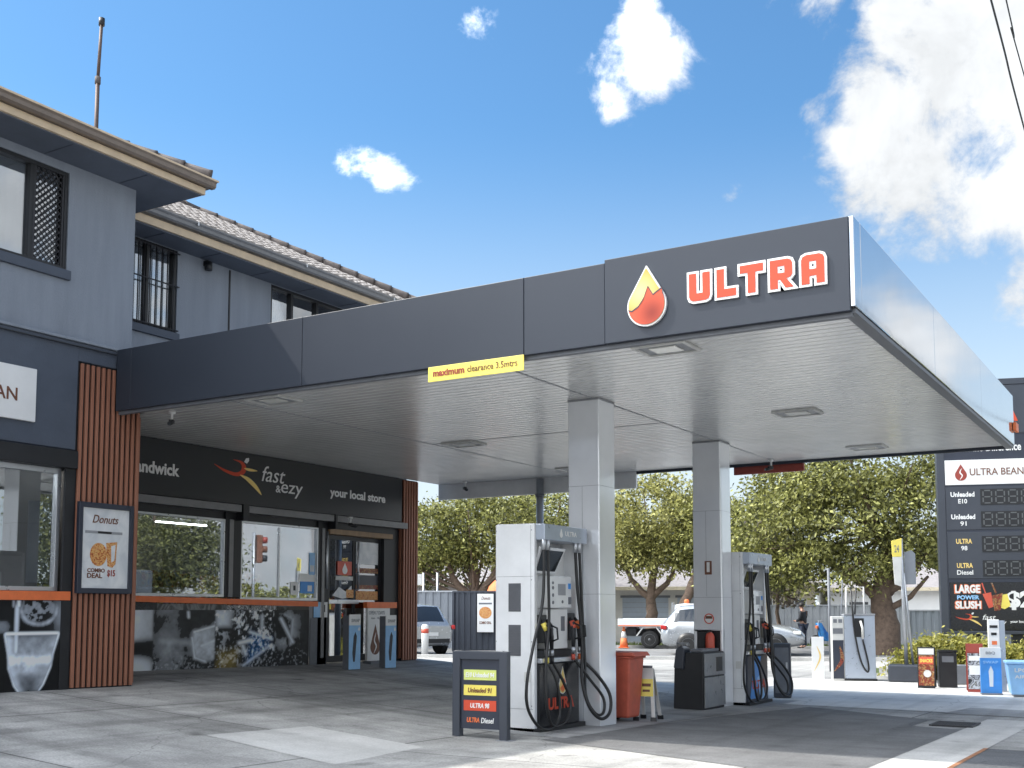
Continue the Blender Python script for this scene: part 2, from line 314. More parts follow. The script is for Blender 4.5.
def patch(name, pts, m, lift, step=.5):
    """a thin sheet following the slope of the ground"""
    x0 = min(p[0] for p in pts); x1 = max(p[0] for p in pts); y0 = min(p[1] for p in pts); y1 = max(p[1] for p in pts)
    bm = bmesh.new(); bm.faces.new([bm.verts.new((p[0], p[1], 0)) for p in pts])
    for ax, a, b in ((0, x0, x1), (1, y0, y1)):
        k = math.floor(a/step)*step
        while k < b:
            if k > a+1e-4:
                bmesh.ops.bisect_plane(bm, geom=bm.verts[:]+bm.edges[:]+bm.faces[:], plane_co=(k, 0, 0) if ax == 0 else (0, k, 0), plane_no=(1, 0, 0) if ax == 0 else (0, 1, 0))
            k += step
    for v in bm.verts: v.co.z = gz(v.co.x, v.co.y)+lift
    bmesh.ops.recalc_face_normals(bm, faces=bm.faces)
    for f in bm.faces:
        if f.normal.z < 0: f.normal_flip()
    me = bpy.data.meshes.new(name); bm.to_mesh(me); bm.free(); return link(name, me, m, kind='structure')
patch('forecourt_asphalt', [(-6.35, 11.0), (-2.66, 9.6), (-2.66, 15.25), (-3.3, 15.4), (-3.3, 16.6), (-5.45, 18.1), (-5.9, 15.5)], 'asphalt_worn', .004)
patch('concrete_repair', [(-8.72, 8.3), (-6.75, 8.0), (-6.9, 9.6), (-8.6, 9.75)], 'concrete_light', .004)
patch('concrete_apron', [(-2.65, 6), (-2.05, 6), (-2.0, 17.2), (-2.65, 17.2)], 'concrete_light', .004)
patch('island_slab', [(-7.75, 11.3), (-6.2, 11.3), (-5.95, 19.2), (-7.75, 19.2)], 'concrete_mid', .006)
patch('kerb_side_road', [(-2.02, 3), (6, 3), (6, 13.0), (-2.02, 13.0)], 'asphalt', .004)
patch('side_road', [(-1.7, 13.7), (6, 13.7), (6, 19), (-1.55, 15.3)], 'asphalt', .004)
patch('rust_line', [(-2.05, 3), (-2.0, 3), (-2.0, 13.0), (-2.05, 13.0)], 'rust', .008)
patch('rear_apron', [(-9.5, 18.7), (.5, 17.9), (1.5, 26.3), (-9.5, 25.2)], 'concrete_painted_sunlit', .004)  # paler concrete colour stands in for sunlight on this shaded strip
patch('dark_driveway', [(-3.4, 18.0), (2.5, 17.3), (2.5, 18.6), (-3.2, 19.2)], 'concrete_mid', .008)
def strip(name, s0, s1, d0, d1, m, lift): return patch(name, [st(s0, d0)[:2], st(s1, d0)[:2], st(s1, d1)[:2], st(s0, d1)[:2]], m, lift, 1.)
strip('footpath', -34, 14, 29.6, 35.6, 'footpath', .006)
strip('road', -60, 40, 35.9, 46.6, 'road', .006)
strip('far_footpath', -60, 40, 49.9, 55, 'footpath', .006)
k = MB()
for d0 in (35.6, 46.6): k.box(-60, 40, d0, d0+.2, -.3, .11, Matrix.Rotation(RZ2, 4, 'Z') @ Matrix.Translation((0, 0, -.05)))
k.build('kerb', 'concrete_light', kind='structure')
strip('verge', -60, 40, 46.8, 49.9, 'grass_ground', .03)
v = MB()
for i in range(9000):
    s = rng.uniform(-24, 12); d = rng.uniform(46.85, 49.8); p = st(s, d, -.03); a = rng.uniform(0, 6.28); h = rng.uniform(.06, .2); c, q = math.cos(a)*.03, math.sin(a)*.03
    v.add([(p[0]-c, p[1]-q, p[2]), (p[0]+c, p[1]+q, p[2]), (p[0]+rng.normal(0, .05), p[1]+rng.normal(0, .05), p[2]+h)], [(0, 1, 2)])
v.build('grass', 'grassb', kind='stuff', label='rough green grass along the verge across the street', recalc=False)
# drain grate
t = thing('drain_grate', 'black slotted drain grate set in the concrete apron', 'drain', (-2.85, 15.9, gz(-2.85, 15.9)+.012))
g = MB()
for i in range(9): g.box(-.25, .25, -.3+i*.07, -.262+i*.07, 0, .012)
g.box(-.27, -.24, -.32, .32, 0, .014); g.box(.24, .27, -.32, .32, 0, .014); g.build('grille', 'black', t)
m_ = MB().box(-.24, .24, -.31, .31, -.006, -.001); m_.build('pit', 'black', t)
# ------------------------------------------------------------------ the shop building
PX = Vector((1, 0, 0)); NY = Vector((0, -1, 0))
shop = thing('shop_building', 'two storey dark blue rendered shop with tiled roof and slatted timber pillars', 'building', (-12.6, 10, .45))
def B(x0, x1, y0, y1, z0, z1): return MB().box(x0, x1, y0, y1, z0, z1)
def part(mb, name, m, parent=None, bev=0., label=None): return mb.build(name, m, parent or shop, bev, True, label)
# upper walls with window openings
def wall_x(mb, xo, xi, y0, y1, z0, z1, holes):
    """a wall facing +x with rectangular openings (y0,y1,z0,z1)"""
    y = y0
    for a, b, c, d in sorted(holes):
        if a > y: mb.box(xi, xo, y, a, z0, z1)
        mb.box(xi, xo, a, b, z0, c); mb.box(xi, xo, a, b, d, z1); y = b
    if y < y1: mb.box(xi, xo, y, y1, z0, z1)
w = MB(); wall_x(w, -12.7, -12.95, -4, 10.52, 5.02, 7.5, [(1.5, 3.9, 6.0, 7.34), (7.0, 9.42, 6.0, 7.34)])
wall_x(w, -14.3, -14.55, 10.3, 19.46, 4.36, 7.52, [(11.55, 12.74, 6.06, 7.46), (14.95, 17.0, 6.06, 7.46)])
w.box(-14.55, -12.95, 10.3, 10.52, 5.02, 7.5); w.box(-22, -14.55, 19.26, 19.46, .3, 7.52); w.box(-22.2, -22, -4, 19.46, .2, 7.5); w.box(-22, -12.95, -4, -3.8, .2, 7.5)
part(w, 'upper_wall', 'render')
w = MB(); w.box(-12.9, -12.6, -4, 9.58, 3.6, 5.05); w.box(-12.9, -12.6, 9.58, 10.66, 4.8, 5.05); part(w, 'parapet', 'render_dark', bev=.012)
part(B(-13.0, -12.57, -4, 10.2, 5.05, 5.09), 'parapet_ledge', 'render', bev=.01)
part(B(-12.59, -12.56, -4, 10.2, 4.985, 4.995), 'control_joint', 'black')
part(B(-13.0, -12.56, -4, 9.6, 3.35, 3.59), 'shutter_box', 'black', bev=.01)
part(MB().box(-22, -12.95, -4, 10.3, 4.9, 5.0), 'upper_floor_slab', 'shopwall')
part(B(-14.6, -14.32, 10.66, 18.88, 3.06, 4.27), 'shop_header', 'black')
for y, z in ((13.62, 7.0), (16, 7)): pass
part(MB().box(-14.3, -14.285, 13.9, 13.93, 5.2, 7.44), 'control_joint', 'black')
part(MB().tube([(-14.22, 13.35, 7.42), (-14.22, 13.35, 7.28)], .06).box(-14.3, -14.2, 13.3, 13.4, 7.36, 7.44), 'wall_light', 'black')
# upper windows
def up_window(xw, y0, y1, z0, z1, bars=None, mull=(), lat=None, label=None):
    f = MB(); t = .05; x0, x1 = xw-.14, xw-.02
    f.box(x0, x1, y0, y0+t, z0, z1); f.box(x0, x1, y1-t, y1, z0, z1); f.box(x0, x1, y0+t, y1-t, z0, z0+t); f.box(x0, x1, y0+t, y1-t, z1-t, z1)
    for y in mull: f.box(x0+.01, x1-.01, y-.03, y+.03, z0+t, z1-t)
    fr = part(f, 'window', 'black', bev=.004, label=label)
    part(B(xw-.1, xw-.09, y0+t, y1-t, z0+t, z1-t), 'pane', 'glassup', fr)
    cu_ = MB(); n_ = int((y1-y0)/.05); cu_.add([(xw-.17+.02*math.sin(i*1.9)+.012*math.sin(i*.7), y0+.03+(y1-y0-.06)*i/n_, z_) for z_ in (z0+.03, z1-.03) for i in range(n_+1)], [(i, i+1, n_+2+i, n_+1+i) for i in range(n_)], True); part(cu_, 'curtain', 'white', fr)
    part(B(xw-.12, xw+.05, y0-.04, y1+.04, z0-.13, z0-.002), 'sill', 'render_dark', fr, .008)
    if bars:
        b = MB(); n = int((y1-y0)/.115)
        for i in range(1, n): b.tube([(xw+.03, y0+(y1-y0)*i/n, z0-.02), (xw+.03, y0+(y1-y0)*i/n, z1-.02)], .011, 6)
        for z in (z0+.04, z0+.78, z1-.06): b.tube([(xw+.03, y0-.02, z), (xw+.03, y1+.02, z)], .012, 6)
        part(b, 'security_bars', 'steelmesh', fr)
    if lat:
        b = MB(); a, c = lat; zz0, zz1 = z0+t, z1-t; s = .085; h = zz1-zz0; k = -h
        while k < c-a:
            for sg in (0, 1):
                p = []
                for e in (0, 1):
                    pass
                ya, yb = max(0, k), min(c-a, k+h)
                if yb > ya:
                    za, zb = zz0+(ya-k), zz0+(yb-k)
                    if sg: za, zb = zz0+zz1-za, zz0+zz1-zb
                    b.tube([(xw-.05, a+ya, za), (xw-.05, a+yb, zb)], .009, 4, cap=False)
            k += s
        for y in (a, c): b.box(xw-.07, xw-.03, y-.02, y+.02, zz0, zz1)
        part(b, 'security_screen', 'steelmesh', fr)
up_window(-12.7, 7.0, 9.42, 6.0, 7.34, mull=(8.88,), lat=(8.92, 9.36), label='upper window with diamond security screen')
up_window(-12.7, 1.5, 3.9, 6.0, 7.34, mull=(2.7,))
up_window(-14.3, 11.55, 12.74, 6.06, 7.46, bars=True, mull=(12.15,), label='narrow upper window behind vertical bars')
up_window(-14.3, 14.95, 17.0, 6.06, 7.46, mull=(15.55, 16.25))
# roof: two hipped blocks with eaves
def courses(mb, a, b, c, d, n, lip=.03):
    """stepped tile courses on the slope with eave edge a-b and top edge d-c"""
    a, b, c, d = map(Vector, (a, b, c, d)); nn = (b-a).cross(d-a).normalized()
    if nn.z < 0: nn = -nn
    for i in range(n):
        t0, t1 = i/n, (i+1)/n
        p0, p1 = a.lerp(d, t0), b.lerp(c, t0); q0, q1 = a.lerp(d, t1), b.lerp(c, t1)
        m = max(2, int((p1-p0).length/.11)); top = []; bot = []; low = []
        for j in range(m+1):
            h = .018*(1 if j % 2 else 0)
            low.append(p0.lerp(p1, j/m)-nn*.01); bot.append(p0.lerp(p1, j/m)+nn*(lip+h)); top.append(q0.lerp(q1, j/m)+nn*h*.5)
        vs = low+bot+top; k = m+1; fs = []
        for j in range(m): fs += [(j, j+1, k+j+1, k+j), (k+j, k+j+1, 2*k+j+1, 2*k+j)]
        mb.add(vs, fs)
r = MB()
courses(r, (-11.98, -4.6, 7.69), (-11.98, 11.25, 7.69), (-16.6, 6.63, 9.55), (-16.6, 0, 9.55), 14)
courses(r, (-21.2, 11.25, 7.69), (-11.98, 11.25, 7.69), (-16.6, 6.63, 9.55), (-16.6, 6.64, 9.55), 14)
r.poly([(-21.2, 11.25, 7.7), (-16.6, 6.63, 9.54), (-16.6, 0, 9.54), (-21.2, -4.6, 7.7)]); r.poly([(-11.98, -4.6, 7.7), (-21.2, -4.6, 7.7), (-16.6, 0, 9.54)])
courses(r, (-13.66, 9.0, 7.77), (-13.66, 20.1, 7.77), (-17.6, 16.2, 9.84), (-17.6, 9.0, 9.84), 13)
r.poly([(-21.5, 9, 7.86), (-17.6, 9, 9.83), (-17.6, 16.2, 9.83), (-21.5, 20.1, 7.86)]); r.poly([(-13.68, 20.1, 7.86), (-21.5, 20.1, 7.86), (-17.6, 16.2, 9.83)])
rf = part(r, 'roof', 'tile')
c = MB()
def caps(p, q):
    p, q = Vector(p), Vector(q); n = int((q-p).length/.38); 
    for i in range(n):
        a, b = p.lerp(q, i/n), p.lerp(q, (i+1.08)/n); c.tube([a, a.lerp(b, .12), b], [.1, .09, .075], 8)
for p_, q_ in (((-17.6, 9, 9.86), (-17.6, 16.2, 9.86)), ((-13.68, 20.1, 7.9), (-17.6, 16.2, 9.86)), ((-11.98, 11.25, 7.76), (-16.6, 6.63, 9.58)), ((-16.6, 6.6, 9.58), (-16.6, 0, 9.58))):
    c = MB(); caps(p_, q_); part(c, 'ridge_cap', 'tiledark', rf)
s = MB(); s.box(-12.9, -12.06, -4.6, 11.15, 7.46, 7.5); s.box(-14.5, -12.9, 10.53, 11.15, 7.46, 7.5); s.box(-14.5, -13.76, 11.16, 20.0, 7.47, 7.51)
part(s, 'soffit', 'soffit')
s = MB()
for y in list(np.arange(-3, 11, 1.2)): s.box(-12.68, -12.1, y, y+.012, 7.452, 7.459)
for y in list(np.arange(12, 19.9, 1.2)): s.box(-14.28, -13.8, y, y+.012, 7.462, 7.469)
part(s, 'soffit_batten', 'render_dark')
part(MB().box(-12.06, -12.02, -4.6, 11.19, 7.475, 7.575).box(-14.5, -12.06, 11.15, 11.19, 7.475, 7.575).box(-13.76, -13.72, 11.2, 20.0, 7.49, 7.62), 'fascia_board', 'cream', bev=.006)
def gutter_prof(y0, y1, x, z, flip=1):
    pr = [(a, b*.68) for a, b in [(0, 0), (.07, -.005), (.1, .03), (.105, .1), (.13, .14), (.13, .165), (0, .165)]]
    return [(x+flip*a, y0, z+b) for a, b in pr], (0, y1-y0, 0)
g = MB(); g.prism(*gutter_prof(-4.6, 11.3, -12.02, 7.58)); g.prism([(-12.02, 11.19+a, 7.58+b*.68) for a, b in [(0, 0), (.07, -.005), (.1, .03), (.105, .1), (.13, .14), (.13, .165), (0, .165)]], (-2.4, 0, 0)); part(g, 'gutter', 'gutter', bev=.004, label='brown gutter over the front eave')
part(MB().box(-11.905, -11.885, -4.6, 11.32, 7.672, 7.698), 'gutter_lip', 'cream')
g = MB(); g.prism(*gutter_prof(11.2, 20.0, -13.72, 7.64)); part(g, 'gutter', 'guttergrey', bev=.004, label='grey gutter over the set back eave')
for y in np.arange(12.5, 19.9, 2.6): part(MB().box(-13.72, -13.58, y, y+.03, 7.7, 7.757), 'gutter_bracket', 'alu')
# mast
t = thing('roof_mast', 'thin dark pipe mast standing above the tiled roof', 'mast', (-13.5, 10.43, 8.15))
MB().tube([(0, 0, -.4), (0, 0, 1.1)], .03).build('pole', 'mast', t); MB().tube([(0, 0, 1.1), (.02, .02, 2.02)], .024).build('upper_pipe', 'mast', t)
MB().tube([(0, 0, 1.05), (0, 0, 1.16)], .042).build('coupling', 'tiledark', t); MB().tube([(.02, .02, 1.95), (.02, .02, 2.06)], .045, 10).build('cap', 'black', t)
# --- slatted pillars
def slats(y0, y1, x, z0f, z1f, n, name):
    m = MB(); 
    for i in range(n):
        a = y0+(y1-y0)*i/n; m.box(x-.035, x, a, a+(y1-y0)/n*.54, z0f(a), z1f(a))
    return part(m, name, 'timber', bev=.004)
part(MB().box(-14.3, -12.64, 9.6, 10.64, .2, 4.8), 'pillar_core', 'black')
slats(9.63, 10.66, -12.6, lambda y: gz(-12.6, y)+.02, lambda y: 4.78, 12, 'timber_slats')
m = MB()
for i in range(18): m.box(-14.2+i*.088, -14.2+i*.088+.055, 10.64, 10.675, .5, 4.2)
part(m, 'timber_slats', 'timber')
part(MB().box(-14.6, -14.23, 18.9, 19.42, .2, 4.24), 'pillar_core', 'black')
slats(18.9, 19.44, -14.19, lambda y: gz(-14.2, y)+.02, lambda y: 4.22, 6, 'timber_slats')
m = MB()
for i in range(4): m.box(-14.55+i*.085, -14.5+i*.085, 18.865, 18.9, .5, 4.22)
part(m, 'timber_slats', 'timber')
# --- left shop front (x = -12.6)
XL = -12.74
fr = MB()
for y0, y1, z0, z1 in ((4.0, 9.46, 3.28, 3.35), (4.0, 9.46, 1.745, 1.80), (9.40, 9.46, 1.80, 3.28), (6.7, 6.76, 1.80, 3.28), (4, 4.06, 1.8, 3.28)): fr.box(XL-.05, XL+.03, y0, y1, z0, z1)
f = part(fr, 'shopfront_window', 'alu', bev=.004, label='silver framed shopfront window above the coffee picture')
part(B(XL-.02, XL-.012, 4.06, 9.40, 1.80, 3.28), 'pane', 'glass', f)
part(B(-12.66, -12.62, 9.46, 9.6, .4, 3.35), 'jamb', 'black')
part(B(-12.72, -12.6, 4, 9.58, 1.625, 1.74), 'orange_band', 'orange', bev=.004)
part(B(-12.75, -12.63, 4, 9.58, .3, 1.625), 'picture_panel', 'wrapA', label='black panel printed with a glass of milk coffee')
def fbm(h, w, cells, octs=4):
    out = np.zeros((h, w)); amp = 1; tot = 0
    for o in range(octs):
        gx, gy = int(cells*2**o*w/h)+2, cells*2**o+2; g = rng.random((gy, gx)); yy = np.linspace(0, gy-1.001, h); xx = np.linspace(0, gx-1.001, w)
        y0 = yy.astype(int); x0 = xx.astype(int); fy = (yy-y0)[:, None]; fx = (xx-x0)[None, :]; fy = fy*fy*(3-2*fy); fx = fx*fx*(3-2*fx)
        out += amp*((g[y0][:, x0]*(1-fx)+g[y0][:, x0+1]*fx)*(1-fy)+(g[y0+1][:, x0]*(1-fx)+g[y0+1][:, x0+1]*fx)*fy); tot += amp; amp *= .55
    return out/tot
def printed_sheet(name, x, y0, y1, z0, z1, step, func, parent):
    """a flat print facing +x whose colours come from func(Y, Z)"""
    w, h = int((y1-y0)/step)+1, int((z1-z0)/step)+1; Y, Z = np.meshgrid(np.linspace(y0, y1, w), np.linspace(z0, z1, h)); C = np.clip(func(Y, Z, h, w), .004, .85)
    I = rootm(parent).inverted(); V = [tuple(I @ Vector((x, a, b))) for a, b in zip(Y.ravel(), Z.ravel())]
    F = [(j*w+i, j*w+i+1, (j+1)*w+i+1, (j+1)*w+i) for j in range(h-1) for i in range(w-1)]
    me = bpy.data.meshes.new(name); me.from_pydata(V, [], F); ca = me.color_attributes.new('print', 'FLOAT_COLOR', 'POINT'); ca.data.foreach_set('color', np.concatenate([C, np.ones(C.shape[:2]+(1,))], 2).reshape(-1)); return link(name, me, 'printed', parent)
def soft(d, w=1.): return 1/(1+np.exp(np.clip(d/w, -40, 40)))
def bar(v, a, b, w=1.): return soft(a-v, w)*soft(v-b, w)
def seg(X, Y, p, q, r, w=.8):
    p, q = np.array(p, float), np.array(q, float); d = q-p; t = np.clip(((X-p[0])*d[0]+(Y-p[1])*d[1])/(d@d), 0, 1); return soft(np.hypot(X-p[0]-t*d[0], Y-p[1]-t*d[1])-r, w)
def polym(X, Y, P, w=.8):
    d = np.full(X.shape, -1e9); P = np.array(P, float); c = P.mean(0)
    for p, q in zip(P, np.roll(P, -1, 0)):
        n = np.array([q[1]-p[1], p[0]-q[0]]); n = n/np.hypot(*n); n = n if (c-p)@n < 0 else -n; d = np.maximum(d, (X-p[0])*n[0]+(Y-p[1])*n[1])
    return soft(d, w)
def coffee_print(Y, Z, h, w):
    X = (Y-8.555)/.0144; P = 691-(Z-.478)/.01287; n = fbm(h, w, 5, 5); n2 = fbm(h, w, 16, 4)
    v = .008+.02*n; v = v+.16*bar(X, 57, 70, 3)*bar(P, 600, 628, 6)*n*2
    ys = [600, 634, 655, 668, 685, 692]; xl = np.interp(P, ys, [7, 8, 12, 13, 19, 24]); xr = np.interp(P, ys, [63, 62, 56, 54, 47, 42]); ins = soft(xl-X, .6)*soft(X-xr, .6)*bar(P, 633, 691, .5)
    body = .22*bar(P, 637, 657, 2)+.62*bar(P, 657, 664, 1.5)+.36*bar(P, 664, 672, 2)*bar(X, 20, 46, 3)+.16*bar(P, 668, 688, 3)
    body = body*(.55+.9*n2)+.25*soft(np.abs(X-xl)-5, 1.5)+.1*soft(np.abs(X-xr)-6, 2); body *= 1-.6*bar(P, 676, 688, 2)*bar(X, 29, 37, 2)
    v = v*(1-ins)+ins*body; edge = (soft(np.abs(X-xl)-1.1, .4)+soft(np.abs(X-xr)-1.1, .4))*bar(P, 634, 691, .5); v = np.maximum(v, .5*edge*(.5+n)); v = np.maximum(v, .3*(soft(np.abs(X-xl-4)-.6, .4)+soft(np.abs(X-xr+4)-.6, .4))*bar(P, 655, 689, 1))
    v = np.maximum(v, .65*bar(P, 633, 636, .4)*bar(X, 8, 62, .6)); v = np.maximum(v, .5*bar(X, 17, 21, .5)*bar(P, 606, 655, 1.5)*(.6+.6*n)); v = np.maximum(v, .4*bar(X, 15, 25, .6)*bar(P, 599, 609, .6)*(.7+.6*np.sin(X)))
    r = np.hypot(X-41, (P-610)*1.15); v = np.maximum(v, .34*soft(np.abs(r-18)-2, 1)*soft(606-P, 3)*(.3+n2)); v = np.maximum(v, .13*soft(r-17, 1)*(n2 > .52)*n2*2); v = np.maximum(v, .3*seg(X, P, (1, 628), (7, 628), 5, 1.5)*n)
    v = np.where(v > .06, v*1.9, v*.6)
    return np.stack([v*.86, v*.95, v*1.08], 2)
printed_sheet('printed_picture', -12.627, 8.0, 9.575, .44, 1.62, .0125, coffee_print, shop)
# --- recessed shop front (x = -14.3)
XS = -14.3
def zs(y): return 1.725-.0155*(y-12)        # the sill follows the fall of the pavement
fr = MB()
def shopwin(y0, y1, ya=None):
    fr = MB(); z0, z1 = zs((y0+y1)/2), 3.06
    fr.box(XS-.08, XS+.02, y0, y0+.03, z0, z1); fr.box(XS-.08, XS+.02, y1-.03, y1, z0, z1); fr.box(XS-.08, XS+.02, y0+.03, y1-.03, z1-.035, z1); fr.box(XS-.08, XS+.02, y0+.03, y1-.03, z0, z0+.05)
    f = part(fr, 'shopfront_window', 'alu', bev=.004); part(B(XS-.03, XS-.02, y0+.03, y1-.03, z0+.05, z1-.035), 'pane', 'glass', f); return f
w1 = shopwin(10.7, 13.93); w2 = shopwin(14.31, 16.33)
part(MB().box(XS-.06, XS+.0, 15.28, 15.31, 1.75, 3.0), 'mullion', 'alu', w2)
part(B(XS-.1, XS+.03, 13.93, 14.31, 1.72, 3.2), 'pier', 'black', bev=.006); part(B(XS-.1, XS+.02, 16.33, 16.6, .4, 3.2), 'pier', 'black', bev=.006)
part(B(XS+.03, XS+.05, 14.0, 14.1, 1.72, 3.06), 'pier_trim', 'guttergrey'); part(B(XS+.02, XS+.04, 16.42, 16.5, .6, 3.06), 'pier_trim', 'guttergrey')
ob = MB()
for a, b in ((10.68, 13.5), (13.5, 16.3)): ob.prism([(XS+.0, a, zs(a)-.095), (XS+.06, a, zs(a)-.095), (XS+.06, a, zs(a)), (XS+.0, a, zs(a))], (0, b-a, zs(b)-zs(a)))
part(ob, 'orange_band', 'orange')
for (a, b, mm, lb) in ((10.68, 12.5, 'wrapD', None), (12.5, 14.0, 'wrapB', 'panel printed with a grey coffee machine'), (14.0, 15.25, 'wrapC', 'panel printed with ice cubes and coffee beans'), (15.25, 16.12, 'wrapD', 'dark panel printed with splashing drink')):
    part(B(XS-.06, XS+.0, a+.004, b-.004, .3, zs((a+b)/2)-.1), 'picture_panel', mm, label=lb)
def drinks_print(Y, Z, h, w):
    X = np.interp(Y, [10.7, 12.04, 12.44, 13.77, 14.0, 15.2, 16.14], [104, 134, 154, 216, 226, 275, 310]); zb = .53-.0155*(Y-12); P = 671-(X-134)*.037-(Z-zb)*62
    n = fbm(h, w, 4, 5); n2 = fbm(h, w, 12, 4); n3 = fbm(h, w, 26, 3)
    A = soft(X-153, .5); Bm = bar(X, 153, 215.5, .4); Cm = bar(X, 215.5, 275, .4); Dm = soft(275-X, .4)
    v = .01+.03*n
    v = v+A*(.42*bar(P, 600, 640-(X-134)*.1, 1.5)*(.6+.6*n)*np.clip(1.2-(X-134)/40, 0, 1)-.0+.4*soft(np.hypot((X-138)/1.3, P-668)-13, 2)*soft(655-P, 2))
    m = .06*n2+.16*bar(X, 160, 176, 3)*n+.12*bar(P, 638, 643, 1)*bar(X, 160, 195, 3)+.1*bar(P, 645, 662, 3)*bar(X, 168, 190, 4)*n2*1.6
    gl = polym(X, P, [(193, 629), (215, 622), (216, 657), (204, 660), (195, 655), (191, 643)], 1); m = m*(1-gl)+gl*(.14+.28*n2); m = np.maximum(m, .55*seg(X, P, (194, 630), (215, 623), 1., .6)); m = np.maximum(m, .5*seg(X, P, (192, 636), (195, 656), 1., .7)); m = np.maximum(m, .45*seg(X, P, (195, 656), (206, 660), 1., .7)); m = np.maximum(m, .45*seg(X, P, (202, 644), (216, 638), 2.2, 1)); m = np.maximum(m, .5*seg(X, P, (187.5, 610), (188, 615), 1., .6)); m += .12*np.clip((n3-.58)*6, 0, 1)*soft(658-P, 2)
    v = v+Bm*m
    c = .012+.7*np.clip((n2-.54)*9, 0, 1)*soft(P-646, 8)+.2*np.clip((n3-.6)*7, 0, 1); c = c*(1-.8*polym(X, P, [(222, 615), (240, 620), (238, 650), (218, 645)], 3)); c = np.maximum(c, .36*polym(X, P, [(216, 606), (232, 604), (230, 622), (217, 624)], 1.5)*(.5+n)); c = np.maximum(c, .6*seg(X, P, (240, 640), (250, 637), 1.6, .8)); c = np.maximum(c, .5*seg(X, P, (243, 643), (246, 652), 1.2, .8)); c = np.maximum(c, .4*seg(X, P, (262, 610), (262, 622), 1.2, .8))
    tri = polym(X, P, [(251, 627), (272, 634), (268, 645), (246, 662)], 1.5); blue = tri*Cm*(.35+.9*np.clip((n2-.4)*3, 0, 1)); c = np.maximum(c, .5*seg(X, P, (250, 628), (272, 635), 1.1, .7)); c = np.maximum(c, .4*seg(X, P, (272, 641), (244, 664), .9, .7)); br = polym(X, P, [(220, 650), (238, 647), (236, 668), (216, 668)], 2)*Cm*(.3+n2)
    v = v+Cm*c
    d = .04*n2+.35*bar(X, 278, 294, 3)*bar(P, 606, 640, 4)*np.clip((n-.42)*5, 0, 1); d = np.maximum(d, .5*seg(X, P, (281, 612), (293, 638), 1.1, .8)); d = np.maximum(d, .38*seg(X, P, (293, 612), (291, 640), .9, .8)); d = np.maximum(d, .3*seg(X, P, (285, 607), (293, 612), 1, .8)); d += .14*np.clip((n3-.58)*7, 0, 1)*soft(645-P, 6)*soft(X-306, 3)
    v = v+Dm*d
    v = np.where(v > .08, v*2.0, v*.6)
    return np.stack([v*.9+br*.3, v*.97+blue*.14+br*.22, v*1.06+blue*.42+br*.04], 2)
printed_sheet('printed_picture', XS+.003, 12.0, 16.12, .47, 1.5, .016, drinks_print, shop)
# doors
part(B(XS-.2, XS+.06, 16.62, 18.6, 2.96, 3.06), 'door_track', 'wood', bev=.006)
part(MB().box(XS-.1, XS, 16.62, 18.9, 3.06, 3.17).box(XS-.1, XS, 18.38, 18.9, .3, 3.06), 'door_surround', 'black')
def door(y0, y1, x, lab):
    f = MB(); f.box(x-.04, x, y0, y0+.07, .5, 2.95); f.box(x-.04, x, y1-.07, y1, .5, 2.95); f.box(x-.04, x, y0+.07, y1-.07, 2.87, 2.95); f.box(x-.04, x, y0+.07, y1-.07, .5, .62)
    d = part(f, 'door', 'black', bev=.004, label=lab); part(B(x-.025, x-.018, y0+.07, y1-.07, .62, 2.87), 'pane', 'glass', d); return d
d1 = door(16.66, 17.5, XS-.03, 'sliding glass door with red drop sticker')
d2 = door(17.52, 18.38, XS-.1, 'fixed glass panel behind the coffee notice')
part(B(XS-.045, XS+.0, 16.68, 17.58, 1.62, 1.7), 'push_bar', 'alu', d1, .005)
part(MB().tube([(XS+.02, 16.58, 1.9), (XS+.02, 16.58, 3.0)], .03, 8), 'handle', 'alu', d1)
part(MB().tube([(XS+.0, 17.55, 1.9), (XS+.0, 17.55, 2.85)], .025, 8), 'handle', 'alu', d1)
DP = frame((1, 0, 0), (XS-.028, 0, 0))
part(MB().flat([(16.95, 2.18), (17.38, 2.18), (17.38, 2.45), (16.95, 2.45)], 0, .004, DP), 'sticker', 'red', d1)
part(MB().flat(drop_pts(17.17, 2.2, .15, .22), .004, .006, DP), 'sticker', 'white', d1)
part(MB().flat([(16.9, 2.08), (17.42, 2.08), (17.42, 2.16), (16.9, 2.16)], 0, .004, DP), 'sticker', 'offwhite', d1)
part(MB().flat([(16.8, 1.78), (17.0, 1.95), (17.2, 1.86), (17.38, 1.98), (17.4, 1.75), (17.1, 1.72)], 0, .004, DP), 'sticker', 'printgrey', d1)
part(MB().flat([(17.22, 1.74), (17.44, 1.74), (17.44, 1.9), (17.22, 1.9)], .004, .007, DP), 'sticker', 'pizza', d1)
DQ = frame((1, 0, 0), (XS-.098, 0, 0))
for a, b, mm in ((2.42, 2.86, 'printgrey'), (2.24, 2.34, 'snack'), (2.0, 2.2, 'navy'), (1.92, 2.0, 'snack'), (1.7, 1.88, 'pizza')):
    part(MB().flat([(17.6, a), (18.3, a), (18.3, b), (17.6, b)], 0, .004, DQ), 'poster', mm, d2)
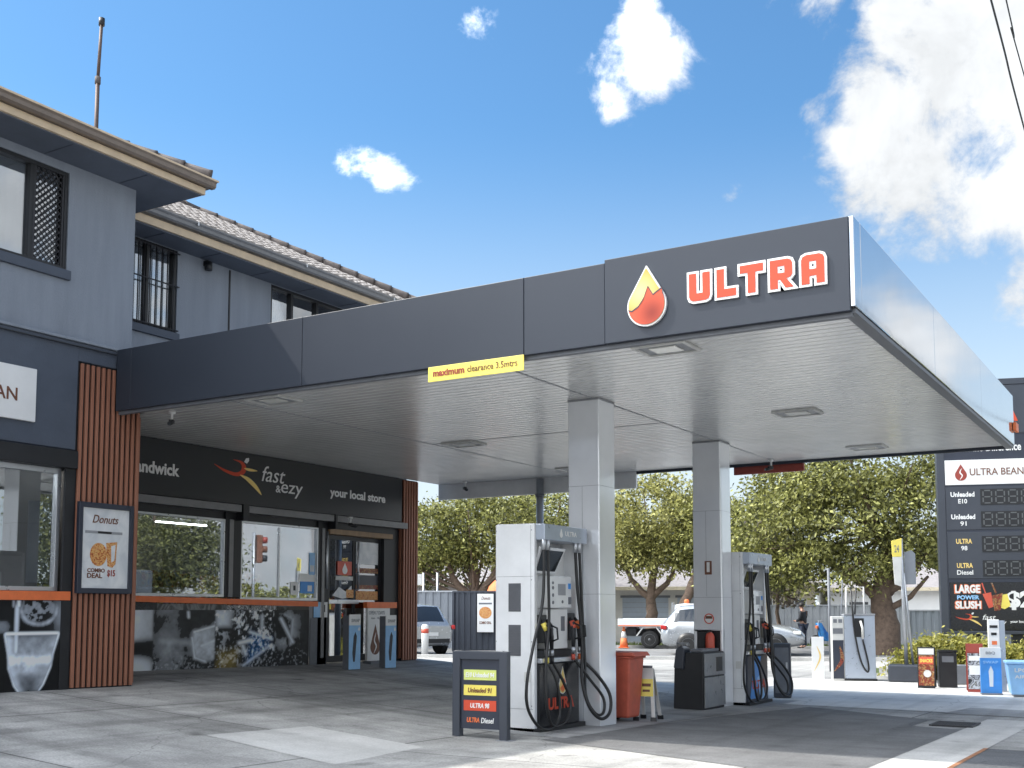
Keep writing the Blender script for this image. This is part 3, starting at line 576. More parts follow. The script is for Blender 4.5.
# interior of both rooms
part(MB().box(-22, XS-.1, 10.5, 19.2, .36, .42).box(-22, -12.8, -4, 10.3, .36, .42), 'shop_floor', 'shopdark')
part(MB().box(-21.9, -21.8, -4, 19.2, .42, 4.27), 'inner_wall', 'shopwall')
part(MB().box(-22, XS-.12, 10.5, 19.2, 3.5, 3.55).box(-22, -12.95, -4, 10.3, 3.6, 3.65), 'suspended_ceiling', 'shopwall')
def tube_light(x, y, ax, lab):
    t = thing('ceiling_batten', lab, 'light', (x, y, 3.44), 0, 'fluorescent battens inside the shop')
    m = MB().box(-.75, .75, -.05, .05, 0, .06) if ax else MB().box(-.05, .05, -.75, .75, 0, .06)
    m.build('housing', 'white', t); (MB().box(-.72, .72, -.035, .035, -.03, -.001) if ax else MB().box(-.035, .035, -.72, .72, -.03, -.001)).build('diffuser', 'tube', t)
lb = 'lit white fluorescent batten on the ceiling inside the shop'
for x in (-15.8, -17.6, -19.4):
    for y in (12.6, 15.0, 17.6): tube_light(x, y, 0, lb)
for x in (-14.2, -15.6, -17.2):
    for y in (6.3, 8.6): tube_light(x, y, 0, lb)
def shelf(x, y, lab, grp='shelves inside the shop'):
    t = thing('shelf_unit', lab, 'shelf', (x, y, .42), 0, grp)
    MB().box(-.3, .3, -.6, .6, 0, .12).box(-.02, .02, -.6, .6, .12, 1.7).build('frame', 'offwhite', t)
    for k in range(4): MB().box(-.28, .28, -.58, .58, .3+k*.38, .33+k*.38).build('shelf', 'white', t)
    for k in range(4):
        g = MB(); 
        for i in range(9):
            h = rng.uniform(.18, .3)
            for sx in (-1, 1): g.box(sx*.16-.09, sx*.16+.09, -.55+i*.12, -.55+i*.12+rng.uniform(.07, .11), .331+k*.38, .331+k*.38+h)
        g.build('goods', 'goods', t)
lb2 = 'white shelf unit of packaged goods behind the shop windows'
for x, y in ((-15.4, 12.3), (-15.4, 13.6), (-15.4, 15.2), (-17.8, 13), (-17.8, 15), (-17.8, 17.5)): shelf(x, y, lb2)
t = thing('coffee_machine', 'black coffee machine on the bench behind the far left window', 'coffee machine', (-13.6, 8.9, 1.55))
MB().box(-.28, .28, -.25, .2, 0, .5).build('body', 'blackgloss', t, .02); MB().box(.28, .3, -.2, .15, .2, .44).build('panel', 'printgrey', t); MB().box(-.25, .4, -.22, .17, -.02, .04).build('drip_tray', 'alu', t)
t = thing('shop_counter', 'pale counter standing behind the far left window', 'counter', (-13.7, 7.9, .42)); MB().box(-.4, .4, -1.6, 1.5, 0, 1.05).build('cabinet', 'offwhite', t); MB().box(-.45, .45, -1.65, 1.55, 1.05, 1.11).build('top', 'midgrey', t, .01)
t = thing('hanging_sign', 'round orange pizza sign hanging inside the far left window', 'sign', (-13.9, 8.95, 2.45))
MB(frame((1, 0, 0), (0, 0, 0))).disc(0, 0, .42, -.02, .01, 32).build('backing', 'midgrey', t); MB(frame((1, 0, 0), (0, 0, 0))).disc(.02, 0, .33, .01, .02, 32).build('picture', 'pizza', t)
MB().tube([(0, -.2, .36), (0, -.2, 1.14)], .008).tube([(0, .2, .36), (0, .2, 1.14)], .008).build('wire', 'black', t)
t = thing('window_notice', 'white notice stuck inside the far left window', 'notice', (-12.78, 9.2, 2.35)); MB().box(-.004, 0, -.16, .17, -.5, .55).build('sheet', 'printgrey', t)
t = thing('window_notice', 'small white and blue notice in the corner of the shop window beside the door', 'notice', (XS-.012, 16.1, 1.98))
MB().box(-.004, 0, -.22, .16, -.17, .05).build('sheet', 'blue', t); MB().box(-.006, -.0045, -.25, .2, .051, .2).build('border', 'white', t); MB().box(0, .002, -.02, .1, -.13, -.02).build('mark', 'white', t)
t = thing('window_notice', 'narrow pale notice higher up in the window beside the door', 'notice', (XS-.009, 16.2, 2.3)); MB().box(-.004, 0, -.08, .07, -.14, .28).build('sheet', 'paleblue', t); MB().box(0, .002, -.06, .05, -.08, .04).build('mark', 'printgrey', t)
t = thing('window_notice', 'small square white notice low in the shop window', 'notice', (XS-.012, 15.72, 1.9)); MB().box(-.004, 0, -.1, .1, -.12, .12).build('sheet', 'white', t); MB().box(0, .002, -.03, .03, -.04, .05).build('mark', 'black', t)
t = thing('wall_notice', 'small blue and white notice on the black pier beside the door', 'notice', (XS+.03, 16.4, 1.5)); MB().box(0, .006, -.19, -.01, -.14, .15).build('sheet', 'paleblue', t); MB().box(0, .006, .0, .2, -.14, .15).build('sheet', 'white', t); MB().box(.006, .009, .06, .13, -.04, .1).build('mark', 'black', t)
part(B(XS-.0, XS+.02, 16.14, 16.6, .45, 1.35), 'low_panel', 'midgrey')
# --- signs on the building
sb = thing('shop_sign_board', 'long black sign board above the shop windows lettered fast & ezy', 'sign', (-14.25, 14.7, 3.78))
def sp(mb, n, m, bev=0., par=None): return mb.build(n, m, par or sb, bev, True)
sp(B(-14.32, -14.2, 10.68, 18.84, 3.33, 4.24), 'board', 'signblack', .006)
hs = MB()
for a, b in ((10.7, 14.15), (14.33, 16.6), (16.68, 18.95)): hs.box(-14.32, -14.12, a, b, 3.19, 3.315)
sp(hs, 'shutter_housing', 'guttergrey', .006); sp(B(-14.3, -14.1, 14.17, 14.31, 3.05, 3.33), 'bracket', 'black'); sp(B(-14.3, -14.1, 16.61, 16.67, 3.05, 3.33), 'bracket', 'black')
SG = frame((1, 0, 0), (-14.199, 0, 0))
text('Randwick', 11.77, 3.67, 1.03, .2, SG, 'white', sb, .03)
text('fast', 14.7, 3.79, .6, .28, SG, 'white', sb, .0, .28)
text('&', 15.06, 3.62, .13, .13, SG, 'white', sb, .01)
text('ezy', 15.2, 3.55, .58, .24, SG, 'white', sb, .0, .12)
text('your local store', 16.55, 3.63, 1.72, .22, SG, 'white', sb, .03)
def swoosh(pts, wd): 
    p = bez([(a, b, 0) for a, b in pts], 8); n = len(p); L, Rr = [], []
    for i in range(n):
        t = (p[min(i+1, n-1)]-p[max(i-1, 0)]).normalized(); q = Vector((-t.y, t.x, 0))*wd*math.sin(math.pi*min(1, max(.02, (i+.4)/n)))**.8
        L.append(tuple((p[i]+q)[:2])); Rr.append(tuple((p[i]-q)[:2]))
    return L+Rr[::-1]
def runner(M, ox, oz, s, par, bld):
    f = lambda P: [(ox+a*s, oz+b*s*.6) for a, b in P]
    bld(MB().flat(f(swoosh([(0, .62), (.2, .5), (.42, .44), (.56, .5), (.6, .64), (.54, .76), (.38, .8)], .05)), 0, .004, M), 'emblem', 'coral')
    bld(MB().flat(f(swoosh([(.52, .44), (.68, .36), (.84, .2), (.98, 0)], .05)), 0, .005, M), 'emblem', 'gold')
    bld(MB().flat(f(swoosh([(.6, .62), (.72, .6), (.88, .6)], .035)), 0, .005, M), 'emblem', 'gold')
    bld(MB().flat(f([(.6, .78), (.64, .88), (.7, .9), (.7, .82), (.66, .75)]), 0, .004, M), 'emblem', 'white')
runner(SG, 13.56, 3.54, 1.16, sb, lambda m, n, mm: sp(m, n, mm))
wsn = thing('white_sign', 'white sign with brown letters on the dark parapet at the far left', 'sign', (-12.6, 7, 4.2))
MB().box(-12.6, -12.55, 5.2, 8.93, 3.88, 4.56).build('panel', 'white', wsn, .006, True)
WS = frame((1, 0, 0), (-12.549, 0, 0)); text('ULTRA BEAN', 7.36, 4.11, 1.3, .165, WS, 'brown', wsn, .012)
outline([drop_pts(7.15, 4.06, .2, .3)], 0, .005, WS, 'red', wsn, 'emblem')
ps = thing('poster_case', 'framed white combo deal poster on the brown timber slats', 'poster', (-12.58, 10.06, 2.3))
pb = lambda m, n, mm, bev=0.: m.build(n, mm, ps, bev, True)
f = MB(); X0, X1 = -12.6, -12.54
f.box(X0, X1, 9.63, 9.69, 1.72, 2.93); f.box(X0, X1, 10.46, 10.52, 1.72, 2.93); f.box(X0, X1, 9.69, 10.46, 2.86, 2.93); f.box(X0, X1, 9.69, 10.46, 1.72, 1.79)
pb(f, 'frame', 'navy', .006); pb(B(X0, X0+.03, 9.69, 10.46, 1.79, 2.86), 'sheet', 'printgrey')
PS = frame((1, 0, 0), (X0+.0305, 0, 0))
text('Donuts', 9.86, 2.66, .42, .11, PS, 'brown', ps, .01, .3); pb(MB().flat([(9.75, 2.52), (10.35, 2.52), (10.35, 2.555), (9.75, 2.555)], 0, .003, PS), 'stripe', 'grey'); pb(MB().flat([(9.95, 2.523), (10.17, 2.523), (10.17, 2.552), (9.95, 2.552)], .003, .005, PS), 'stripe', 'black')
pb(MB().disc(9.97, 2.24, .135, 0, .004, 28, PS, .155), 'picture', 'pizza'); pb(MB().flat([(10.09, 2.4), (10.27, 2.42), (10.25, 2.12), (10.2, 2.07), (10.12, 2.09)], 0, .003, PS), 'picture', 'pizza'); pb(MB().flat([(10.17, 2.36), (10.24, 2.38), (10.23, 2.17), (10.18, 2.14)], .003, .005, PS), 'picture', 'printgrey')
text('COMBO', 9.8, 2.0, .28, .055, PS, 'brown', ps, .03); text('DEAL', 9.8, 1.925, .24, .065, PS, 'brown', ps, .03); text('$15', 10.12, 1.94, .13, .1, PS, 'darkred', ps, .03)
# ------------------------------------------------------------------ the canopy
can = thing('canopy', 'flat fuel canopy with charcoal front fascia and silver side fascia', 'canopy', (-6.8, 15, 0))
cp = lambda m, n, mm, bev=0., lab=None, par=None: m.build(n, mm, par or can, bev, True, lab)
YF, YB, XA, XB, ZC = 10.17, 20.35, -12.57, -2.6, 4.25
joints = [XA, -12.27, -9.2, -6.06, -5.09]
for a, b in zip(joints[:-1], joints[1:]): cp(B(a+.003, b-.003, YF, YF+.05, 4.21, 5.06), 'fascia_panel', 'fascia', .006)
cp(B(-5.087, XB, YF-.012, YF+.05, 4.21, 5.09), 'fascia_panel', 'fascia', .006)
ys_ = [YF-.01, 10.4, 13.76, 17.07, YB+.01]
for a, b in zip(ys_[:-1], ys_[1:]):
    cp(B(XB+.001, XB+.045, a+.007, b-.007, 4.25, 5.09), 'side_panel', 'silver', .005)
cp(B(XB-.06, XB+.0, YF+.06, YB, 4.3, 5.0), 'side_backing', 'midgrey')
cp(B(XB-.09, XB+.03, YF+.06, YB, 4.2, 4.245), 'edge_trim', 'midgrey', .004)
cp(B(XA, XB, YF+.055, YF+.12, 4.17, 4.215), 'edge_trim', 'midgrey', .004)
cp(MB().box(-11, XB, YB-.03, YB+.03, 4.2, 5.0), 'rear_fascia', 'fascia', .006)
cp(B(-14.3, -9.5, YB-.05, YB+.02, 3.92, 4.38), 'rear_beam', 'whitegloss', .006)
cp(MB().box(XA, XB-.06, YF+.06, YB-.04, 4.9, 4.96).box(-14.2, XA, 10.7, YB-.04, 4.9, 4.96), 'deck', 'galv')
# ribbed soffit sheets: grooves run across the canopy
def soffit(x0, x1, y0, y1, lab=None):
    m = MB(); p = .152; y = y0; vs = []; 
    prof = []
    while y < y1-.01:
        e = min(y+p, y1); prof += [(y, ZC), (e-.03, ZC), (e-.026, ZC+.022), (e-.004, ZC+.022)]; y += p
    prof.append((y1, ZC)); prof = [(min(a, y1), b) for a, b in prof]
    n = len(prof); vs = [(x, a, b) for x in (x0, x1) for a, b in prof]
    m.add(vs, [(i, i+1, n+i+1, n+i) for i in range(n-1)]); m.box(x0, x1, y0, y1, ZC+.03, ZC+.05)
    cp(m, 'soffit_sheet', 'ceil', 0, lab)
for a, b in ((-14.22, -10.82), (-10.8, -6.66), (-6.64, XB-.06)): soffit(a, b, YF+.12 if a > -14 else 10.66, YB-.05)
soffit(XA+.02, -10.82, YF+.12, 10.655)
m = MB()
for x in (-10.81, -6.65): m.box(x-.012, x+.012, YF+.13, YB-.05, ZC-.006, ZC+.004)
m.box(-10.8, -6.66, 15.17, 15.19, ZC-.004, ZC+.003)
cp(m, 'cover_strip', 'grey')
def column(x0, x1, y0, y1, niche=False):
    cz0 = gz(x1, y0)-.03; m = MB()
    m.box(x0, x1, y0+(.06 if niche else 0), y1, cz0, ZC-.002)
    if niche: m.box(x0, x1, y0, y0+.06, 1.17, ZC-.002); m.box(x0, x0+.03, y0, y0+.06, cz0, 1.17); m.box(x1-.04, x1, y0, y0+.06, cz0, 1.17)
    c = cp(m, 'column', 'colw', .012)
    s = MB(); xm = (x0+x1)/2-.02
    s.box(xm-.003, xm+.003, y0-.0015, y0+.002, 1.72 if niche else cz0, 3.1)
    for z in (1.7, 3.1): s.box(x0-.001, x1+.0015, y0-.0015, y1, z, z+.006)
    s.box(x0-.004, x1+.004, y0-.004, y1+.004, ZC-.03, ZC-.003)
    cp(s, 'panel_seam', 'grey', 0, None, c)
    if niche: cp(B(x0+.03, x1-.04, y0+.045, y0+.059, cz0, 1.168), 'recess', 'black', 0, None, c)
column(-7.0, -6.55, 12.88, 13.34); column(-7.03, -6.56, 17.2, 17.66, True)
# fittings under the canopy
def ceil_light(x, y, lab):
    t = thing('ceiling_light', lab, 'light', (x, y, ZC), 0, 'square lights recessed in the canopy ceiling')
    f = MB(); f.box(-.3, .3, -.24, -.2, -.03, .0); f.box(-.3, .3, .2, .24, -.03, 0); f.box(-.3, -.26, -.2, .2, -.03, 0); f.box(.26, .3, -.2, .2, -.03, 0); f.build('frame', 'offwhite', t, .006)
    MB().box(-.26, .26, -.2, .2, -.016, -.002).build('housing', 'grey', t); MB().box(-.15, .15, -.12, .12, -.03, -.017).build('diffuser', 'lamp', t, .004)
ceil_light(-4.68, 10.78, 'square canopy ceiling light just behind the drop emblem'); ceil_light(-4.68, 15.3, 'square canopy ceiling light in the middle of the bay to the right of the columns'); ceil_light(-4.7, 19.2, 'square canopy ceiling light by the rear edge near the price sign')
ceil_light(-10.3, 15.35, 'square canopy ceiling light in the middle between shop and first column'); ceil_light(-10.25, 10.8, 'square canopy ceiling light close behind the dark fascia near the shop'); ceil_light(-10.3, 19.2, 'square canopy ceiling light by the rear edge above the white pump')
def cctv(x, y, z, rz, lab):
    t = thing('security_camera', lab, 'camera', (x, y, z), rz)
    MB().lathe([(.05, 0), (.05, -.03), (.018, -.04), (.018, -.14)], 12).build('mount', 'white', t); MB().tube([(-.02, 0, -.15), (.12, 0, -.19)], .03, 10).box(-.03, .05, -.03, .03, -.17, -.12).build('body', 'black', t); MB().tube([(.12, 0, -.19), (.135, 0, -.1945)], .024, 10).build('lens', 'screen', t)
cctv(-12.1, 10.75, 4.25, -1., 'small security camera under the canopy beside the slatted pillar'); cctv(-13.4, 20.0, 4.25, -.6, 'dark security camera hanging from the rear edge of the canopy'); cctv(-6.6, 19.9, 4.24, -2.2, 'dark security camera at the rear of the ceiling behind the second column')
cctv(-14.02, 16.95, 3.3, .3, 'small dark camera above the shop door')
# lettering and emblem on the fascia
FY = YF-.012; FM = frame((0, -1, 0), (0, FY, 0))
um = thing('fascia_lettering', 'raised red ULTRA letters with white edges on the dark fascia', 'sign', (-3.5, FY, 4.48))
def letter(ch, x, y, w, h):
    s = .075; c = .045
    Rc = lambda x0, y0, x1, y1, tl=0, tr=0, br=0, bl=0: [p for q in (
        [(x0, y0+bl), (x0+bl*.3, y0+bl*.3), (x0+bl, y0)] if bl else [(x0, y0)], [(x1-br, y0), (x1-br*.3, y0+br*.3), (x1, y0+br)] if br else [(x1, y0)],
        [(x1, y1-tr), (x1-tr*.3, y1-tr*.3), (x1-tr, y1)] if tr else [(x1, y1)], [(x0+tl, y1), (x0+tl*.3, y1-tl*.3), (x0, y1-tl)] if tl else [(x0, y1)]) for p in q]
    X, Y = x+w, y+h
    if ch == 'U': L = [[(x, Y), (x, y+c), (x+c*.3, y+c*.3), (x+c, y), (X-c, y), (X-c*.3, y+c*.3), (X, y+c), (X, Y), (X-s, Y), (X-s, y+s), (x+s, y+s), (x+s, Y)]]
    if ch == 'L': L = [[(x, Y), (x, y), (X, y), (X, y+s), (x+s, y+s), (x+s, Y)]]
    if ch == 'T': m = (x+X)/2; L = [[(x, Y), (x, Y-s), (m-s/2, Y-s), (m-s/2, y), (m+s/2, y), (m+s/2, Y-s), (X, Y-s), (X, Y)]]
    if ch == 'R': L = [[(x, Y), (x, y), (x+s, y), (x+s, y+h*.3), (x+w*.45, y+h*.3), (X-s*.9, y), (X+.01, y), (X-s*.75, y+h*.32), (X-.02, y+h*.36), (X, y+h*.45), (X, Y-c), (X-c*.3, Y-c*.3), (X-c, Y)], [(x+s, Y-s*.85), (X-s, Y-s*.85), (X-s, y+h*.53), (x+s, y+h*.53)]]
    if ch == 'A': L = [[(x, y), (x, Y-c), (x+c*.3, Y-c*.3), (x+c, Y), (X-c, Y), (X-c*.3, Y-c*.3), (X, Y-c), (X, y), (X-s, y), (X-s, y+h*.27), (x+s, y+h*.27), (x+s, y)], [(x+s, Y-s*.85), (X-s, Y-s*.85), (X-s, y+h*.5), (x+s, y+h*.5)]]
    return L
for ch, x in zip('ULTRA', (-4.15, -3.865, -3.63, -3.335, -3.035)):
    w = {'L': .195, 'T': .23}.get(ch, .215)
    lp = letter(ch, x, 4.505, w, .275)
    lt = outline(lp, .0, .024, FM, 'white', um, 'letter', .023); outline(lp, .0242, .03, FM, 'coral', lt, 'letter_face', .0)
dm = thing('drop_emblem', 'gold and red oil drop emblem on the dark fascia', 'emblem', (-4.6, FY, 4.32))
cxd = -4.605
dp = drop_pts(cxd, 4.325, .425, .62, 36)
outline([dp], 0, .03, FM, 'white', dm, 'backing'); inner = [(cxd+(a-cxd)*.93, 4.58+(b-4.58)*.93) for a, b in dp]
outline([inner], .0302, .036, FM, 'dropgold', dm, 'drop_top')
# red lower half clipped by the flame line
line = [(-4.83, 4.52), (-4.76, 4.5), (-4.69, 4.54), (-4.63, 4.62), (-4.585, 4.735), (-4.555, 4.68), (-4.53, 4.64), (-4.5, 4.66), (-4.45, 4.69), (-4.38, 4.72)]
def zline(x):
    for (a, b), (c, d) in zip(line[:-1], line[1:]):
        if a <= x <= c: return b+(d-b)*(x-a)/(c-a)
    return line[0][1] if x < line[0][0] else line[-1][1]
xsd = np.linspace(cxd-.196, cxd+.196, 60); top = []; bot = []; ln = []; r_ = .2125*.93; zc = 4.58+(4.325+.2125-4.58)*.93
for x in xsd:
    b = zc-math.sqrt(max(0, r_*r_-(x-cxd)**2)); wz = zc+math.sqrt(max(0, r_*r_-(x-cxd)**2))+.05
    t_ = max(b+.001, min(zline(x), wz+.12 if abs(x-cxd) < .17 else wz-.03)); top.append((x, t_)); bot.append((x, b))
outline([top+bot[::-1]], .0362, .04, FM, 'dropred', dm, 'drop_base')
outline([top+[(x, z-.014) for x, z in top[::-1]]], .0412, .0425, FM, 'navy', dm, 'flame_line')
cs = thing('clearance_sign', 'yellow maximum clearance sign hanging from the fascia edge', 'sign', (-6.66, YF, 4.06))
MB().box(-7.3, -6.05, YF-.02, YF-.008, 4.045, 4.215).build('panel', 'yellow', cs, .003, True)
CM = frame((0, -1, 0), (0, YF-.0205, 0)); text('maximum', -7.23, 4.1, .42, .075, CM, 'darkred', cs, .03); text('clearance 3.5mtrs', -6.77, 4.105, .64, .07, CM, 'brown', cs, .0)
rs = thing('rear_sign', 'dark red sign strip hanging below the rear edge of the canopy', 'sign', (-6.8, 20.42, 4.05)); MB().box(-7.5, -6.15, 20.4, 20.46, 4.06, 4.22).build('panel', 'darkred', rs, .006, True); MB().box(-7.5, -6.15, 20.39, 20.47, 4.22, 4.27).build('rail', 'black', rs, 0, True)
rs = thing('corner_sign', 'small orange sign at the far corner of the silver fascia', 'sign', (-2.5, 20.3, 4.5)); MB().box(-2.55, -2.5, 20.2, 20.5, 4.48, 4.62).build('panel', 'orange', rs, .004, True)
t = thing('canopy_post', 'slim grey post under the rear edge of the canopy behind the first pump', 'post', (-11.65, 20.2, gz(-11.65, 20.2))); MB().tube([(0, 0, 0), (0, 0, 4.22-gz(-11.65, 20.2))], .075, 14).build('post', 'galv', t); MB().box(-.14, .14, -.14, .14, 0, .02).build('base_plate', 'galv', t); MB().lathe([(.1, .3), (.1, .36)], 14, Matrix.Translation((0, 0, 3.3))).build('collar', 'midgrey', t)
# signs on the second column
CN = frame((0, -1, 0), (0, 17.197, 0))
t = thing('round_sign', 'round red and white no smoking sign on the second column', 'sign', (-6.78, 17.197, 1.36)); CN0 = frame((0, -1, 0), (0, 0, 0))
MB(CN0).disc(0, 0, .085, 0, .004, 28).build('panel', 'red', t); MB(CN0).disc(0, 0, .066, .004, .006, 28).build('face', 'white', t); MB(CN0).flat([(-.062, .0), (.062, 0), (.05, .045), (-.05, .045)], .006, .008).build('band', 'brown', t)
t = thing('extinguisher_sign', 'small white and brown upright notice on the second column', 'sign', (-6.78, 17.197, 2.17)); MB(CN0).flat([(-.06, -.1), (.06, -.1), (.06, .12), (-.06, .12)], 0, .004).build('panel', 'brown', t); MB(CN0).flat([(-.025, -.06), (.025, -.06), (.025, .1), (-.025, .1)], .004, .006).build('face', 'white', t)
t = thing('fire_extinguisher', 'red fire extinguisher in the recess of the second column', 'extinguisher', (-6.74, 17.12, .72)); MB().lathe([(.06, 0), (.075, .02), (.075, .36), (.05, .41), (.02, .43)], 16).build('cylinder', 'red', t); MB().tube([(0, 0, .43), (.0, -.05, .45), (-.06, -.05, .4), (-.07, -.04, .15)], .012).build('hose', 'rubber', t); MB().box(-.02, .02, -.07, .02, .43, .46).build('handle', 'black', t)
# ------------------------------------------------------------------ fuel pumps
def make_pump(loc, lab, blue=False):
    """front towards +x; 0.62 deep, 1.14 wide, 2.47 high"""
    t = thing('fuel_pump', lab, 'fuel pump', loc, 0, 'fuel pumps under the canopy')
    w, d = .57, .31
    s = MB(); s.box(-d, d-.07, -w, -w+.07, .02, 2.52); s.box(-d, d-.07, w-.07, w, .02, 2.52); s.box(-d, -.0, -w+.07, w-.07, .02, 2.52); s.box(-d, d-.03, -w+.07, w-.07, 2.45, 2.52)
    s.build('body', 'whitegloss', t, .012)
    MB().box(-d+.005, d+.012, -w+.0, w+.0, -.03, .075).build('plinth', 'black', t)
    for z0, z1 in ((1.46, 1.8), (.93, 1.3)):
        v = MB().box(-.12, .05, -w-.006, -w, z0, z1).build('vent_panel', 'vent', t); vl = MB()
        for i in range(11): vl.box(-.115, .045, -w-.011, -w-.0062, z0+.012+i*(z1-z0-.02)/11, z0+.012+i*(z1-z0-.02)/11+.012)
        vl.build('vent_slat', 'vent', v)
    sm = MB().box(-d+.02, d-.09, -w-.003, -w, 1.88, 1.884).box(-d+.02, d-.09, -w-.003, -w, .3, .304).box(d-.12, d-.116, -w-.003, -w, .304, 2.5)
    for x in (-.27, .23):
        for z in (.34, 1.1, 1.84, 2.44): sm.disc(x-.03, z, .008, 0, .004, 8, frame((0, -1, 0), (0, -w, 0)))
    sm.build('seam', 'grey', t); MB(frame((0, -1, 0), (0, -w, 0))).flat([(.1, .62), (.19, .62), (.19, .74), (.1, .74)], 0, .003).build('sticker', 'offwhite', t)
    h = MB().box(.0, d+.05, -w+.04, w-.0, 2.32, 2.515).build('header', 'silverblue', t, .012)
    HM = frame((1, 0, 0), (d+.051, 0, 0))
    text('ULTRA', -.02, 2.39, .3, .06, HM, 'white', h, .01, world=False); MB(HM).flat(drop_pts(-.12, 2.365, .07, .11), 0, .004).build('emblem', 'white', h)
    # inner front: upper sloping hood with screen, keypad panel, nozzle bays
    MB().box(.0, .06, -w+.07, w-.07, 1.92, 2.27).box(.0, .1, -w+.07, w-.07, 1.42, 1.92).build('hood', 'white', t)
    scr = MB().prism([(.16, -.46, 1.92), (.16, .08, 1.92), (.27, .17, 2.24), (.27, -.46, 2.24)], (-.03, 0, .01)).build('screen_bezel', 'whitegloss', t, .008)
    MB().prism([(.176, -.42, 1.955), (.176, .04, 1.955), (.262, .115, 2.205), (.262, -.42, 2.205)], (.004, 0, -.001)).build('screen', 'screen', scr)
    kp = MB().box(.08, .28, -.26, .3, 1.5, 1.9).build('keypad_panel', 'whitegloss', t, .02)
    KM = frame((1, 0, 0), (.281, 0, 0))
    MB(KM).flat([(-.06, 1.66), (.13, 1.66), (.13, 1.8), (-.06, 1.8)], 0, .004).build('display', 'grey', kp)
    for x, z, r in ((-.19, 1.57, .022), (-.19, 1.66, .022), (-.19, 1.75, .022), (-.19, 1.81, .018), (.05, 1.58, .02)): MB(KM).disc(x, z, r, 0, .006, 12).build('button', 'midgrey', kp)
    MB(KM).flat([(.2, 1.55), (.27, 1.55), (.27, 1.64), (.2, 1.64)], 0, .006).build('card_reader', 'midgrey', kp); MB(KM).flat([(.2, 1.74), (.26, 1.74), (.26, 1.81), (.2, 1.81)], 0, .006).build('card_reader', 'blue', kp)
    MB().box(.05, .23, -.24, .28, 1.0, 1.49).build('lower_cover', 'white', t, .012); 
    MB().box(.23, .236, .1, .19, 1.22, 1.4).build('card_slot', 'midgrey', t)
    MB().box(.04, .2, -w+.07, w-.07, .9, .99).build('trim', 'black', t); MB().box(.04, .3, -w+.07, w-.07, .84, .899).build('tray', 'alu', t, .01)
    lp = MB().box(.0, .27, -w+.07, w-.07, .075, .83).build('lower_panel', 'blackgloss' if not blue else 'navy', t, .006)
    LM = frame((1, 0, 0), (.271, 0, 0))
    text('ULTRA', -.3, .27, .66, .15, LM, 'darkred', lp, .05, world=False); text('ULTRA', -.29, .275, .64, .14, LM, 'coral', lp, .02, world=False, depth=.006)
    if not blue:
        MB(LM).flat(drop_pts(.06, .45, .19, .34), 0, .004).build('emblem', 'white', lp); MB(LM).flat(drop_pts(.06, .46, .165, .31), .004, .006).build('emblem', 'gold', lp); MB(LM).flat([(-.01, .52), (.05, .56), (.09, .64), (.13, .6), (.13, .53), (.06, .47)], .006, .008).build('emblem', 'orange', lp)
    else:
        MB(LM).flat([(-.4, .12), (-.1, .12), (.15, .8), (-.15, .8)], 0, .004).build('stripe', 'blue', lp); MB(LM).flat([(.1, .1), (.35, .1), (.1, .5), (-.05, .45)], 0, .005).build('stripe', 'paleblue', lp)
    # nozzles: holders either side with hoses hung from the header
    def nozzle(y, z, c, sg):
        bt = MB().box(.05, .22, y-.07, y+.07, z-.12, z+.22).build('nozzle_boot', 'black', t, .01)
        n = MB().tube([(.25, y, z+.16), (.3, y+.01*sg, z+.1), (.31, y+.02*sg, z-.05), (.31, y+.025*sg, z-.2)], [.016, .026, .03, .022], 10)
        n.tube([(.3, y, z+.1), (.4, y, z+.06), (.41, y, z-.07), (.33, y, z-.1)], .012, 6)
        nz = n.build('nozzle', 'black', t)
        MB().tube([(.28, y-.005, z+.12), (.315, y+.01*sg, z+.03)], [.034, .03], 10).build('nozzle_cover', c, nz); MB().tube([(.31, y+.025*sg, z-.2), (.31, y+.027*sg, z-.27)], .028, 10).build('swivel', 'alu', nz); MB().tube([(.31, y+.027*sg, z-.29), (.31, y+.028*sg, z-.36)], .026, 10).build('collar', c, nz)
    nozzle(-.42, 1.2, 'yellow', 1); nozzle(.42, 1.22, 'orange', 1); nozzle(-.3, 1.2, 'black', 1); nozzle(.3, 1.22, 'red', -1)
    def hose(pts, r=.0185): MB().tube(bez(pts, 7), r, 9).build('hose', 'rubber', t)
    hose([(.33, -.5, 2.3), (.35, -.53, 1.9), (.36, -.6, 1.5), (.38, -.84, 1.05), (.39, -1.0, .65), (.4, -1.0, .36), (.42, -.8, .14), (.43, -.52, .08), (.43, -.3, .22), (.41, -.32, .6), (.33, -.395, .84)])
    hose([(.33, -.4, 2.3), (.345, -.41, 1.8), (.36, -.43, 1.3), (.39, -.56, .8), (.42, -.6, .4), (.43, -.48, .12), (.45, -.2, .14), (.44, -.04, .34), (.4, -.14, .6), (.33, -.275, .84)])
    hose([(.33, .3, 2.3), (.345, .32, 1.8), (.36, .37, 1.4), (.38, .38, 1.0), (.42, .3, .6), (.52, .3, .28), (.6, .45, .13), (.64, .62, .2), (.62, .66, .42), (.5, .56, .66), (.33, .45, .86)], .021)
    hose([(.33, .4, 2.3), (.345, .42, 1.8), (.36, .44, 1.3), (.4, .42, .8), (.46, .32, .42), (.56, .38, .2), (.6, .52, .2), (.58, .56, .38), (.46, .42, .62), (.33, .28, .86)])
    for y in (-.5, -.4, .3, .4): MB().tube([(.33, y, 2.36), (.33, y, 2.2)], .03).build('hose_union', 'alu', t)
    for y in (-.44, .33): MB(frame((1, 0, 0), (.101, y, 0))).flat([(-.04, 1.55), (.04, 1.55), (.04, 1.72), (-.04, 1.72)], 0, .004).build('sticker', 'yellow' if y < 0 else 'orange', t)
    return t
